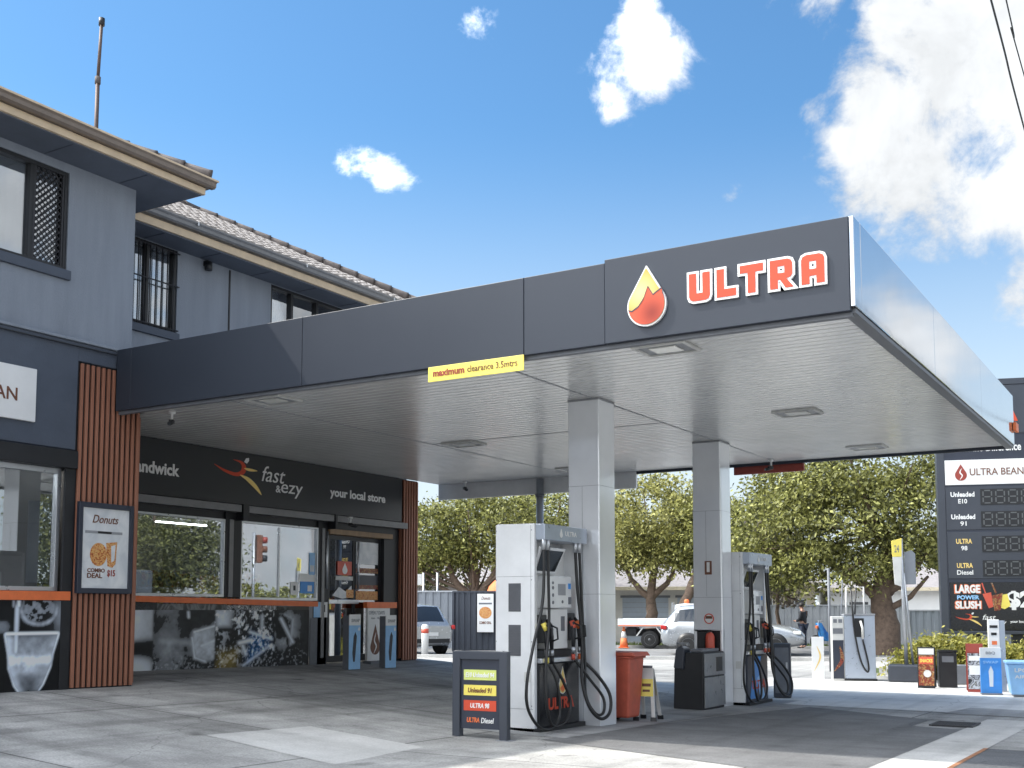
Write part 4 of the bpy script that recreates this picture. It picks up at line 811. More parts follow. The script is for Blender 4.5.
make_pump((-7.05, 12.24, gz(-6.8, 12.2)-.02), 'tall white fuel pump in front of the first column with a dark drop panel')
make_pump((-6.62, 18.25, gz(-6.5, 18.3)-.02), 'white fuel pump beside the second column with blue streaked lower panel', True)
# fuel grade stand
t = thing('fuel_grade_stand', 'charcoal standing board listing fuel grades in front of the white pump', 'sign', (-6.93, 10.68, gz(-6.93, 10.7)-.01), R(5))
f = MB(); f.box(-.345, -.25, -.035, .06, 0, .98); f.box(.25, .345, -.035, .06, 0, .98); f.box(-.25, .25, -.035, .06, .89, .98); f.build('frame', 'dark', t, .006)
MB().box(-.25, .25, -.005, .015, .12, .89).build('panel', 'navy', t); MB().box(-.4, -.22, -.09, .09, 0, .012).box(.22, .4, -.09, .09, 0, .012).build('foot', 'midgrey', t)
TM = frame((0, -1, 0), (0, -.006, 0))
for z, mm, tx, tm in ((.66, 'lime', 'E10 Unleaded 94', 'white'), (.49, 'yellow', 'Unleaded 91', 'brown'), (.32, 'coral', 'ULTRA 98', 'white')):
    MB(TM).flat([(-.21, z), (.2, z), (.2, z+.115), (-.21, z+.115)], 0, .004).build('label', mm, t); w_ = {'E10 Unleaded 94': .36, 'Unleaded 91': .3, 'ULTRA 98': .24}[tx]
    text(tx, -.005-w_/2, z+.03, w_, .055, TM @ Matrix.Translation((0, 0, .004)), tm, t, .025, .15, world=False)
text('ULTRA', -.17, .19, .16, .055, TM, 'orange', t, .03, .15, world=False); text('Diesel', .01, .185, .16, .06, TM, 'white', t, .015, .15, world=False)
# wheelie bin
t = thing('wheelie_bin', 'orange red plastic wheelie bin behind the first column', 'bin', (-6.7, 13.8, gz(-6.6, 13.8)), R(90))
t.scale = (.92, .84, 1.)
m = MB(); a = [(-.19, -.22, .06), (.19, -.22, .06), (.19, .2, .06), (-.19, .2, .06)]; b_ = [(-.25, -.28, .86), (.25, -.28, .86), (.25, .27, .86), (-.25, .27, .86)]
m.add(a+b_, [(0, 1, 2, 3), (4, 5, 6, 7), (0, 1, 5, 4), (1, 2, 6, 5), (2, 3, 7, 6), (3, 0, 4, 7)]); m.build('body', 'binred', t, .03)
MB().box(-.265, .265, -.3, .29, .84, .87).build('rim', 'binred', t, .01)
MB().prism([(-.27, -.38, .872), (-.27, .3, .872), (-.27, .22, .93), (-.27, -.33, .925)], (.54, 0, 0)).build('lid', 'binred', t, .015)
MB().box(-.22, .22, .29, .36, .86, .9).build('handle', 'binred', t, .01)
for x in (-.2, .2): MB(Matrix.Translation((x, .2, .1)) @ Matrix.Rotation(R(90), 4, 'Y')).lathe([(.03, -.035), (.1, -.03), (.105, 0), (.1, .03), (.03, .035)], 18).build('wheel', 'tyre', t)
MB().tube([(-.2, .2, .1), (.2, .2, .1)], .012).build('axle', 'midgrey', t)
# caution A-frame
t = thing('caution_stand', 'folding white caution stand with faded yellow label beside the wheelie bin', 'floor sign', (-6.47, 14.15, gz(-6.4, 14.15)), R(10))
for sg in (-1, 1):
    m = MB(); q = lambda x, z: (x, sg*(.17*(1-z/.7)+.015), z)
    m.prism([q(-.1, .7), q(.08, .7), q(.14, .05), q(.09, .05), q(.06, .34), q(-.08, .34), q(-.09, .05), q(-.14, .05)], (0, sg*.014, 0)); pn = m.build('leaf', 'offwhite', t, .004)
    MB().prism([q(-.085, .56), q(.085, .56), q(.1, .33), q(-.1, .33)], (0, sg*.02, 0)).build('label', 'yellow', pn); MB().prism([q(-.06, .5), q(.06, .5), q(.06, .46), q(-.06, .46)], (0, sg*.0225, 0)).prism([q(-.05, .42), q(.05, .42), q(.05, .39), q(-.05, .39)], (0, sg*.0225, 0)).build('marking', 'brown', pn)
    MB().prism([q(-.16, .06), q(-.08, .06), q(-.08, 0), q(-.16, 0)], (0, sg*.025, 0)).prism([q(.08, .06), q(.16, .06), q(.16, 0), q(.08, 0)], (0, sg*.025, 0)).build('foot', 'black', pn)
MB().tube([(-.08, 0, .72), (.06, 0, .72)], .018).build('hinge', 'midgrey', t)
# windscreen wash and waste unit
t = thing('service_bin', 'black windscreen wash and waste bin standing against the second column', 'bin', (-6.77, 16.72, gz(-6.7, 16.7)), 0)
m = MB(); lo = [(-.25, -.45, 0), (.24, -.45, 0), (.24, .45, 0), (-.25, .45, 0)]; mi = [(-.23, -.45, .62), (.25, -.45, .62), (.25, .45, .62), (-.23, .45, .62)]; up = [(-.14, -.44, .88), (.25, -.44, .88), (.25, .44, .88), (-.14, .44, .88)]
vs = lo+mi+up; fs = [(0, 1, 2, 3), (8, 9, 10, 11)]
for k in (0, 4): fs += [(k+i, k+(i+1) % 4, k+4+(i+1) % 4, k+4+i) for i in range(4)]
m.add(vs, fs); m.build('body', 'black', t, .015)
MB().box(.2505, .27, -.43, .43, .04, .5).build('door', 'greyplastic', t, .008); MB().box(.2505, .268, -.43, .43, .52, .86).build('flap', 'greyplastic', t, .008); MB().box(.268, .272, .05, .3, .58, .8).build('slot', 'black', t)
MB().prism([(-.22, -.5, .64), (-.06, -.5, .62), (-.04, -.5, .94), (-.12, -.5, .98), (-.18, -.5, .92)], (0, .25, 0)).build('wash_bucket', 'dark', t, .015)
MB().tube([(-.1, -.38, .9), (-.12, -.38, 1.02)], .012).box(-.2, -.02, -.4, -.36, 1.0, 1.03).build('squeegee', 'grey', t)
MB().box(.0, .2, -.35, .35, .88, .93).build('towel_box', 'midgrey', t, .015)
# blue bollard covers and the coffee notice at the shop door
def bollard(x, y, lab):
    t = thing('bollard_cover', lab, 'bollard', (x, y, gz(x, y)), R(-8), 'blue bollard covers at the shop door')
    MB().box(-.02, .13, -.13, .13, 0, .97).build('post', 'midgrey', t, .01)
    MB().box(.1302, .145, -.14, .14, 0, .8).build('panel', 'paleblue', t, .004); MB().box(.1302, .145, -.14, .14, .8, 1.0).build('cap_panel', 'white', t, .004)
    MB().box(-.02, .1295, -.146, -.131, 0, .98).build('side_panel', 'midgrey', t)
    BM = frame((1, 0, 0), (.1455, 0, 0)); MB(BM).flat([(-.04, .14), (.0, .14), (.045, .6), (.01, .68), (-.03, .6), (-.06, .3)], 0, .003).build('figure', 'navy', t)
    text('SWAP', -.09, .86, .2, .06, BM, 'grey', t, .02, world=False); MB(BM).flat(drop_pts(.1, .7, .05, .08), 0, .003).build('emblem', 'white', t)
bollard(-13.4, 16.22, 'blue and white bollard cover in front of the sliding shop door'); bollard(-13.4, 17.3, 'blue and white bollard cover nearest the end slatted pillar')
t = thing('coffee_notice', 'white notice board with a large brown coffee bean drop by the shop door', 'sign', (-14.08, 17.93, gz(-14.1, 18.0)))
MB().box(-.03, .03, -.37, .34, .06, 1.1).build('board', 'white', t, .006); MB().box(-.05, .05, -.42, .55, 1.1, 1.22).build('top_strip', 'orange', t, .004); MB().box(-.1, .1, -.35, .32, 0, .06).build('base', 'midgrey', t)
KM = frame((1, 0, 0), (.031, 0, 0)); text('OPEN 7 DAYS', -.34, .97, .5, .075, KM, 'grey', t, .01, world=False); text('6am - 10pm', -.26, .87, .32, .055, KM, 'grey', t, .0, world=False)
MB(KM).flat(drop_pts(-.13, .18, .3, .6), 0, .003).build('bean', 'brown', t); MB(KM).flat(swoosh([(-.18, .2), (-.1, .34), (-.16, .46), (-.11, .62)], .018), .003, .005).build('bean_seam', 'white', t)
# ------------------------------------------------------------------ price sign on the right
tt = thing('price_sign', 'tall dark blue fuel price sign with ULTRA BEAN panel at the right edge', 'sign', (-5.36, 28.45, gz(-5.3, 28.4)), math.atan2(.302, .953))
zo = -tt.location.z
TF = frame((0, -1, 0), (0, 0, zo))
f = MB(); f.box(0.03, .2, -.0, .3, .93+zo, 7.05+zo); f.box(2.3, 2.47, 0, .3, .93+zo, 7.05+zo); f.box(.2, 2.3, 0, .3, 6.9+zo, 7.05+zo); f.box(.2, 2.3, 0, .3, .93+zo, 1.0+zo); f.build('frame', 'dark', tt, .01)
MB().box(.2, 2.3, .02, .28, 1.0+zo, 6.9+zo).build('board', 'navy', tt)
MB().box(.62, .92, .08, .24, -.1, .93+zo).box(1.6, 1.9, .08, .24, -.1, .93+zo).build('leg', 'black', tt, .01)
def tb(x0, x1, z0, z1, n, m, d=.02, d0=.0, bev=.004): return MB(TF).box(x0, x1, z0, z1, -.02+d0, -.02+d0+d).build(n, m, tt, bev)
tb(.22, 2.28, 5.72, 6.88, 'brand_panel', 'dark'); text('ULTRA', .5, 6.0, 1.4, .4, TF @ Matrix.Translation((0, 0, .002)), 'coral', tt, .04, world=False)
text('Feel the Difference', .5, 5.3, 1.45, .2, TF @ Matrix.Translation((0, 0, -.018)), 'white', tt, .02, world=False)
tb(.22, 2.28, 4.5, 5.1, 'bean_panel', 'white'); BP = TF @ Matrix.Translation((0, 0, .001))
text('ULTRA BEAN', .78, 4.72, 1.2, .17, BP, 'brown', tt, .008, world=False)
MB(BP).flat(drop_pts(.58, 4.6, .27, .4), 0, .004).build('emblem', 'darkred', tt); MB(BP).flat(swoosh([(.55, 4.62), (.61, 4.72), (.56, 4.8), (.6, 4.9)], .016), .004, .007).build('emblem_seam', 'white', tt)
for z0, z1 in ((3.42, 4.45), (2.25, 3.36)): tb(.22, 2.28, z0, z1, 'price_panel', 'dark', .012)
DG = TF @ Matrix.Translation((0, 0, -.006))
for zc, a, b, ca in ((4.2, 'Unleaded', 'E10', 'white'), (3.66, 'Unleaded', '91', 'white'), (3.07, 'ULTRA', '98', 'gold'), (2.49, 'ULTRA', 'Diesel', 'gold')):
    wa = .54 if a == 'Unleaded' else .36; text(a, .6-wa/2, zc+.01, wa, .12, DG, ca, tt, .03, world=False); wb = {'E10': .2, '91': .14, '98': .14, 'Diesel': .36}[b]; text(b, .6-wb/2, zc-.15, wb, .11, DG, 'white', tt, .02, world=False)
    dsp = MB(DG).box(1.0, 2.2, zc-.19, zc+.19, 0, .012).build('price_display', 'black', tt)
    for k in range(4):
        sg = MB(DG); x0 = 1.06+k*.285; w_, h_ = .19, .3; zb = zc-.15; q = .028
        for xx, zz, hor in ((0, 0, 1), (0, h_/2, 1), (0, h_, 1), (0, 0, 0), (0, h_/2, 0), (w_, 0, 0), (w_, h_/2, 0)):
            if hor: sg.box(x0+xx+.03, x0+w_-.03, zb+zz-q/2, zb+zz+q/2, .012, .016)
            else: sg.box(x0+xx-q/2, x0+xx+q/2, zb+zz+.02, zb+zz+h_/2-.02, .012, .016)
        sg.build('digit_segments', 'segment', dsp)
tb(.24, 2.26, 1.02, 2.16, 'promo_panel', 'blackgloss', .012); text('LARGE', .36, 1.9, .56, .2, DG, 'white', tt, .045, world=False); text('LARGE', .34, 1.885, .6, .23, DG @ Matrix.Translation((0, 0, -.002)), 'orange', tt, .08, world=False, depth=.002)
text('POWER', .4, 1.75, .5, .1, DG, 'paleblue', tt, .04, world=False); text('SLUSH', .36, 1.53, .57, .18, DG, 'white', tt, .045, world=False); text('SLUSH', .34, 1.515, .61, .21, DG @ Matrix.Translation((0, 0, -.002)), 'orange', tt, .08, world=False, depth=.002)
MB(DG).flat([(.97, 1.88), (1.16, 1.92), (1.2, 1.58), (1.1, 1.54)], 0, .004).flat([(1.02, 1.9), (1.05, 1.9), (.98, 2.14), (.95, 2.14)], 0, .003).build('cup_picture', 'red', tt); MB(DG).flat([(1.17, 1.84), (1.42, 1.9), (1.36, 1.5), (1.22, 1.48)], .004, .007).flat([(1.25, 1.9), (1.29, 1.9), (1.2, 2.14), (1.16, 2.14)], 0, .003).build('cup_picture', 'snack', tt); MB(DG).flat([(1.4, 1.86), (1.52, 1.88), (1.58, 1.6), (1.45, 1.52), (1.37, 1.55)], 0, .005).build('cup_picture', 'yellow', tt)
text('$2', 1.5, 1.5, .58, .45, DG, 'white', tt, .05, world=False); runner(DG, .34, 1.12, .6, tt, lambda m, n, mm: m.build(n, mm, tt)); text('fast', .95, 1.27, .3, .12, DG, 'white', tt, .005, .28, world=False); text('&ezy', 1.12, 1.13, .36, .13, DG, 'white', tt, .005, .2, world=False); text('your local store', 1.56, 1.18, .56, .08, DG, 'white', tt, .02, world=False)
# ------------------------------------------------------------------ things along the garden bed
def at2(x, y): return (x, y, gz(x, y)+.01)
FACE = R(17)
t = thing('garden_kerb', 'low dark planter block at the foot of the thin sign pole', 'planter', at2(-5.5, 25.5), R(10)); MB().box(-.4, .42, -.3, .4, 0, .36).build('block', 'charcoal', t, .03)
t = thing('pole_sign', 'thin galvanised pole with yellow topped sign and grey plate', 'sign', (-5.48, 25.55, gz(-5.6, 25.5)+.36), R(20))
MB().tube([(-.06, 0, 0), (-.1, 0, 2.75)], .04).build('pole', 'galv', t); MB().tube([(.08, 0, 0), (-.06, 0, 2.0)], .025).build('brace', 'galv', t)
MB().prism([(-.26, -.06, 1.75), (-.12, -.06, 1.7), (-.1, -.06, 2.35), (-.29, -.06, 2.35)], (0, .03, 0)).build('blade', 'offwhite', t, .004); MB().prism([(-.29, -.06, 2.354), (-.1, -.06, 2.354), (-.09, -.06, 2.76), (-.31, -.06, 2.7)], (0, .03, 0)).build('top_panel', 'yellow', t, .004)
text('24', -.25, 2.45, .1, .16, frame((0, -1, 0), (0, -.061, 0)), 'midgrey', t, .01, world=False); MB().prism([(-.03, .05, 1.75), (.2, .05, 1.75), (.2, .05, 2.42), (.12, .05, 2.5), (-.03, .05, 2.45)], (0, .03, 0)).build('back_plate', 'colorbond', t, .004)
def sandwich(x, y, w, h, rz, lab, top, face, back):
    t = thing('sandwich_board', lab, 'sign', at2(x, y), rz)
    for sg in (-1, 1):
        m = MB().prism([(-w/2, sg*.22, 0), (w/2, sg*.22, 0), (w/2, sg*.03, h), (-w/2, sg*.03, h)], (0, sg*.02, 0)); p = m.build('leaf', back, t, .004)
        if sg < 0:
            q = lambda x_, z: (x_, -(.22-.19*z/h)-.0205, z)
            MB().prism([q(-w*.44, h*.06), q(w*.44, h*.06), q(w*.44, h*.8), q(-w*.44, h*.8)], (0, -.004, 0)).build('picture', face, p); MB().prism([q(-w*.44, h*.82), q(w*.44, h*.82), q(w*.44, h*.97), q(-w*.44, h*.97)], (0, -.004, 0)).build('header', top, p)
            M = Matrix.Translation((0, -.22-.0255, 0)) @ Matrix.Rotation(math.atan(.19/h)*-1, 4, 'X') @ Matrix.Rotation(R(90), 4, 'X')
            if face == 'snack':
                MB(M).flat([(-w*.4, h*.6), (w*.4, h*.6), (w*.4, h*.78), (-w*.4, h*.78)], 0, .004).build('banner', 'red', p); MB(M).disc(.02, h*.36, w*.22, .0, .006, 20).build('plate', 'offwhite', p); text('SNACKS', -w*.36, h*.64, w*.72, h*.09, M @ Matrix.Translation((0, 0, .004)), 'yellow', p, .03, world=False)
            else:
                MB(M).flat([(-w*.36, h*.66), (w*.36, h*.66), (w*.36, h*.76), (-w*.36, h*.76)], 0, .004).flat([(-w*.36, h*.36), (w*.36, h*.36), (w*.36, h*.56), (-w*.36, h*.56)], 0, .004).build('banner', 'white', p)
    return t
sandwich(-4.76, 23.75, .33, .8, R(8), 'sandwich board with red and brown food pictures beside a black bin', 'offwhite', 'snack', 'black')
t = thing('waste_bin', 'square black bin behind the food sandwich board', 'bin', at2(-4.45, 24.1), FACE); MB().box(-.16, .18, -.18, .18, 0, .7).build('body', 'black', t, .015); MB().box(-.17, .19, -.19, .19, .701, .74).build('lid', 'blackgloss', t, .01); MB().box(-.1, .12, -.186, -.181, .5, .62).build('opening', 'midgrey', t)
t = thing('garden_block', 'low grey block with white label between the bin and red board', 'block', at2(-4.1, 25.2), FACE); MB().box(-.45, .35, -.14, .2, 0, .4).build('body', 'midgrey', t, .02); MB().box(-.1, .36, -.147, -.1405, .16, .32).build('label', 'offwhite', t)
sandwich(-3.75, 23.1, .3, .9, R(12), 'red topped sandwich board with white and black panels next to the blue panel', 'darkred', 'wrapC', 'darkred')
t = thing('blue_panel_sign', 'upright blue sign panel with white head and white rocket shape', 'sign', at2(-3.36, 22.4), R(16)); MB().box(-.18, .18, 0, .06, .02, .66).build('panel', 'blue', t, .004); MB().box(-.18, .18, 0, .06, .662, .85).build('head_panel', 'white', t, .004); MB().box(-.18, .18, -.1, .14, 0, .02).build('foot', 'midgrey', t)
BM = frame((0, -1, 0), (0, -.001, 0)); MB(BM).flat([(-.03, .14), (.03, .14), (.04, .42), (.0, .52), (-.04, .42)], 0, .003).build('rocket', 'white', t); text('SWAP', -.13, .56, .26, .05, BM, 'paleblue', t, .02, world=False); text('BBQ', -.08, .72, .16, .06, BM, 'grey', t, .02, world=False)
t = thing('air_post', 'slim white instruction post with black and orange labels behind the blue panel', 'post', at2(-3.42, 23.3), R(14)); MB().box(-.1, .1, 0, .14, 0, 1.36).build('body', 'white', t, .008); MB().box(.102, .2, .02, .12, 0, 1.34).build('side_cover', 'silverblue', t, .006)
PM = frame((0, -1, 0), (0, -.001, 0)); MB(PM).flat([(-.07, 1.2), (.07, 1.2), (.07, 1.25), (-.07, 1.25)], 0, .003).flat([(-.05, 1.06), (.05, 1.06), (.05, 1.11), (-.05, 1.11)], 0, .003).build('label', 'black', t); MB(PM).flat([(-.04, .88), (.05, .88), (.05, .95), (-.04, .95)], 0, .003).build('label', 'orange', t)
t = thing('blue_tub', 'bright blue lettered tub at the right edge of the forecourt', 'tub', at2(-2.63, 22.3), R(12))
m = MB(); a = [(-.4, -.28, .04), (.4, -.28, .04), (.4, .28, .04), (-.4, .28, .04)]; b_ = [(-.46, -.33, .58), (.46, -.33, .58), (.46, .33, .58), (-.46, .33, .58)]; m.add(a+b_, [(0, 1, 2, 3), (4, 5, 6, 7), (0, 1, 5, 4), (1, 2, 6, 5), (2, 3, 7, 6), (3, 0, 4, 7)]); m.build('body', 'paleblue', t, .02)
MB().box(-.48, .48, -.35, .35, .581, .63).build('rim', 'paleblue', t, .01); MB().box(-.36, .36, -.24, .24, 0, .039).build('base', 'midgrey', t)
TM2 = Matrix.Translation((0, -.283, .04)) @ Matrix.Rotation(R(90)+math.atan(.05/.54), 4, 'X')
for tx, x, z, w_, h_ in (('LPG', -.34, .4, .2, .07), ('AIR', -.34, .29, .18, .06), ('ICE', .06, .4, .22, .07), ('GAS', .08, .28, .2, .07)): text(tx, x, z, w_, h_, TM2, 'white', t, .02, world=False)
MB(TM2).flat([(-.2, .1), (-.08, .04), (-.08, .2)], 0, .003).flat([(-.08, .07), (-.02, .07), (-.02, .17), (-.08, .17)], 0, .003).flat([(.02, .09), (.34, .09), (.34, .16), (.02, .16)], 0, .003).build('mark', 'white', t)
# LPG dispenser
t = thing('gas_dispenser', 'grey LPG dispenser with a white hose frame and picture panel', 'fuel pump', at2(-6.75, 25.4), R(20))
MB().box(-.1, .55, -.3, .3, .04, 1.42).build('cabinet', 'silverblue', t, .012); MB().box(-.36, -.105, -.28, .2, 0, 1.4).build('display_column', 'offwhite', t, .01); MB().box(-.12, .57, -.32, .32, 0, .04).build('base', 'black', t); MB().box(-.1, .56, -.31, .3, 1.421, 1.46).build('cap', 'grey', t)
DM_ = frame((0, -1, 0), (0, -.283, 0)); MB(DM_).flat([(-.34, 1.02), (-.13, 1.02), (-.13, 1.14), (-.34, 1.14)], 0, .004).build('display', 'midgrey', t); MB(DM_).flat([(-.33, 1.26), (-.25, 1.26), (-.25, 1.34), (-.33, 1.34)], 0, .004).build('display', 'midgrey', t); MB(DM_).flat([(-.22, 1.26), (-.14, 1.26), (-.14, 1.34), (-.22, 1.34)], 0, .004).build('display', 'midgrey', t); MB(DM_).flat([(-.35, .04), (-.12, .04), (-.12, .88), (-.35, .88)], 0, .004).build('picture', 'navy', t); MB(DM_).flat(swoosh([(-.33, .2), (-.16, .45), (-.2, .75)], .04), .004, .007).build('picture', 'snack', t)
MB().box(.12, .32, -.31, -.3005, .95, 1.36).build('nozzle_bay', 'black', t); MB().tube([(.24, -.33, 1.3), (.28, -.38, 1.15), (.28, -.36, .92)], .028).build('nozzle', 'offwhite', t)
MB().tube([(-.02, 0, 1.4), (-.02, 0, 2.05), (.36, 0, 2.05), (.36, 0, 1.4)], .02).build('hose_frame', 'white', t)
MB().tube(bez([(.08, -.02, 2.03), (.08, -.3, 1.6), (.12, -.38, 1.0), (.22, -.42, .45), (.35, -.42, .2), (.38, -.42, .36), (.28, -.36, .9)], 7), .02).build('hose', 'rubber', t); MB().tube(bez([(.2, -.0, 2.03), (.16, -.2, 1.75), (.13, -.31, 1.45)], 6), .018).build('hose', 'rubber', t)
t = thing('dispenser_notice', 'white sheet board standing beside the LPG dispenser', 'sign', at2(-7.3, 24.95), R(20)); MB().box(-.13, .13, 0, .04, .02, .95).build('board', 'white', t, .004); MB(frame((0, -1, 0), (0, -.001, 0))).flat(swoosh([(-.08, .2), (.05, .5), (-.02, .75)], .018), 0, .003).build('mark', 'gold', t)
t = thing('forecourt_post', 'pair of slim dark posts left of the LPG dispenser', 'post', at2(-8.05, 28.6), 0); MB().tube([(0, 0, 0), (0, 0, 2.6)], .035).build('post', 'midgrey', t); MB().tube([(.2, .1, 0), (.32, .1, 2.3)], .02).build('brace', 'midgrey', t)
t = thing('dark_cabinet', 'dark cabinet standing behind the second fuel pump', 'cabinet', at2(-6.42, 19.75), R(15)); MB().box(-.15, .15, -.15, .15, 0, .95).build('body', 'charcoal', t, .015); MB().box(-.12, .12, -.162, -.1505, .08, .88).build('door', 'midgrey', t, .006); MB().box(.07, .1, -.178, -.1625, .5, .62).build('handle', 'alu', t)
# ------------------------------------------------------------------ plants
def leaves(mb_pts, n, blobs, size, clump=.5, per=26, up=.35):
    """leaf quads gathered in clumps over the given ellipsoids"""
    vol = np.array([b[3]*b[4]*b[5] for b in blobs])**(2/3); nb = np.maximum(3, (n/per*vol/vol.sum()).astype(int)); V = []
    for b, k in zip(blobs, nb):
        d = rng.normal(size=(k, 3)); d /= np.linalg.norm(d, axis=1)[:, None]; rr = rng.uniform(.45, 1.08, (k, 1))**.7
        c = np.array(b[:3])+d*rr*np.array(b[3:6])
        cs = rng.uniform(.5, 1.3, (k, 1, 1))*clump
        off = rng.normal(size=(k, per, 3))*np.array([1, 1, .62])*cs*.5
        P = (c[:, None, :]+off).reshape(-1, 3); m = len(P)
        nrm = rng.normal(size=(m, 3))+np.repeat(d, per, 0)*.6+np.array([0, 0, up]); nrm /= np.linalg.norm(nrm, axis=1)[:, None]
        a = np.cross(nrm, rng.normal(size=(m, 3))); a /= np.linalg.norm(a, axis=1)[:, None]; bb = np.cross(nrm, a)
        s = size*rng.uniform(.45, 1.45, (m, 1)); V.append(np.stack([P-a*s, P-bb*s*.5+nrm*s*.12, P+a*s, P+bb*s*.5+nrm*s*.12], 1))
    V = np.concatenate(V).reshape(-1, 3); F = np.arange(len(V)).reshape(-1, 4)
    return V.tolist(), F.tolist()
def leaf_obj(name, parent, n, blobs, size, m, **kw):
    V, F = leaves(None, n, blobs, size, **kw); me = bpy.data.meshes.new(name); me.from_pydata(V, [], F); return link(name, me, m, parent)
def tree(lab, loc, blobs, limbs, n, m, size=.17, group=None, clump=.55, bark='bark'):
    t = thing('street_tree', lab, 'tree', loc, RZ2, group)
    tb_ = MB()
    for pts, r0, r1 in limbs:
        p = bez(pts, 5); k = len(p); wob = [Vector((rng.normal(0, .03), rng.normal(0, .03), 0)) for _ in p]; p = [a+w for a, w in zip(p, wob)]
        tb_.tube(p, [r0+(r1-r0)*i/(k-1) for i in range(k)], 9)
    for b in blobs:                                                  # twigs reaching into each part of the crown
        o = Vector(limbs[0][0][-1])
        for _ in range(3):
            e = Vector(b[:3])+Vector((rng.uniform(-.7, .7)*b[3], rng.uniform(-.7, .7)*b[4], rng.uniform(-.5, .7)*b[5])); mid = o.lerp(e, .5)+Vector((0, 0, -.2)); tb_.tube(bez([o, mid, e], 4), [.07*(1-i/9)+.012 for i in range(9)], 6)
    tb_.build('trunk', bark, t); leaf_obj('crown', t, n, blobs, size*.9, m, clump=clump*1.5, per=84); return t
G0 = 'street trees behind the forecourt'
tree('large spreading tree with a thick leaning trunk behind the thin pole sign', st(4.95, 41), [(-1.3, 0, 4.7, 2.7, 2.6, 1.9), (-3.5, .2, 4.2, 2.0, 2.0, 1.6), (-4.6, .4, 3.1, 1.35, 1.5, 1.0), (1.3, 0, 5.0, 1.7, 2.0, 1.9), (-1.7, -.4, 3.0, 2.2, 1.8, .85), (1.2, -.3, 3.2, 1.1, 1.4, .9), (-.3, 0, 6.5, 2.8, 2.4, 1.6), (-2.6, 0, 5.9, 1.7, 1.6, 1.2)],
     [([(0, 0, -.1), (.02, 0, 1.0), (-.12, 0, 2.0), (.1, .1, 3.1), (.0, 0, 4.2)], .52, .2), ([(-.1, 0, 1.8), (-.9, 0, 2.6), (-2.0, .1, 3.3), (-3.2, .2, 3.9)], .22, .06), ([(.05, 0, 2.2), (.9, 0, 2.9), (1.5, 0, 3.8)], .24, .08), ([(.1, -.1, 1.6), (.8, -.2, 2.0), (1.4, -.3, 2.7)], .13, .05)], 48000, 'leafA', .085, G0)
tree('tree with rosy grey leaves hanging behind the second fuel pump', st(1.35, 43.5), [(0, 0, 3.0, .9, .9, .9), (-.3, 0, 4.1, 1.1, 1.1, .9), (.3, 0, 2.1, .7, .7, .5)], [([(0, 0, -.1), (.05, 0, 1.2), (0, 0, 2.6)], .1, .05)], 2600, 'leafP', .1, G0, .4)
tree('rounded yellow green tree between the two columns', st(-3.7, 50), [(.1, 0, 5.7, 2.5, 2.3, 1.9), (-1.4, 0, 4.6, 1.5, 1.5, 1.3), (1.5, 0, 4.7, 1.7, 1.6, 1.4), (.2, 0, 3.9, 1.9, 1.6, .8)],
     [([(-.2, 0, -.1), (-.1, 0, 1.2), (-.15, 0, 2.2), (.1, 0, 3.6)], .33, .14), ([(-.15, 0, 2.0), (-1.0, 0, 2.9), (-1.5, 0, 4.0)], .17, .05), ([(-.1, 0, 2.1), (.7, 0, 2.9), (1.0, 0, 4.0)], .16, .05)], 26000, 'leafB', .09, G0)
tree('darker tree with a leaning trunk close beside the second column', st(-2.9, 48.6), [(1.8, .5, 5.3, 1.5, 1.4, 1.3), (1.2, .5, 4.2, 1.2, 1.1, .7)], [([(0, 0, -.1), (.2, 0, 1.0), (.75, 0, 2.2), (1.2, .2, 3.4), (1.6, .4, 4.6)], .3, .1)], 8000, 'leafA', .09, G0)
tree('small dark green tree in the gap right of the second column', st(.75, 54), [(0, 0, 5.2, 1.7, 1.6, 1.5), (.9, 0, 4.0, 1.5, 1.4, 1.1), (-.8, 0, 4.0, 1.3, 1.4, 1.0), (.4, 0, 6.3, .9, .9, .7)], [([(0, 0, -.1), (0, 0, 1.6), (.1, 0, 3.6)], .22, .1)], 12000, 'leafC', .1, G0)
tree('tree with pale forked limbs above the charcoal gate', st(-11.6, 48.5), [(-1.8, 0, 4.9, 2.2, 2.0, 1.5), (1.6, 0, 5.2, 2.1, 2.0, 1.6), (.1, 0, 5.7, 1.9, 1.8, 1.2), (-3.3, 0, 4.0, 1.2, 1.2, 1.0), (0, .3, 3.9, 1.7, 1.4, .6)],
     [([(0, 0, -.1), (.05, 0, 1.2), (.15, 0, 2.2)], .42, .32), ([(.1, 0, 1.9), (-.7, -.1, 2.8), (-1.3, 0, 4.2)], .24, .06), ([(.15, 0, 2.0), (.2, 0, 3.2), (.1, 0, 4.6)], .2, .06), ([(.2, 0, 2.0), (1.1, -.1, 3.2), (1.7, 0, 4.6)], .22, .06), ([(.0, 0, 2.0), (-1.5, 0, 2.6), (-2.6, 0, 3.4)], .12, .04)], 22000, 'leafA', .09, G0)
tree('dark tree behind the first fuel pump', st(-8.9, 53), [(0, 0, 5.4, 2.3, 2.2, 2.0), (1.8, 0, 4.4, 1.6, 1.6, 1.2), (-1.2, 0, 4.0, 1.5, 1.4, 1.0)], [([(0, 0, -.1), (.1, 0, 1.6), (0, 0, 3.6)], .3, .12)], 14000, 'leafA', .1, G0)
tree('dark tree just beyond the end of the shop', st(-15.3, 51), [(0, 0, 4.6, 2.2, 2.0, 1.9), (1.9, 0, 3.8, 1.5, 1.5, 1.2)], [([(0, 0, -.1), (.1, 0, 1.6), (0, 0, 3.4)], .26, .1)], 9000, 'leafC', .1, G0)
G1 = 'leafy trees across the side street'
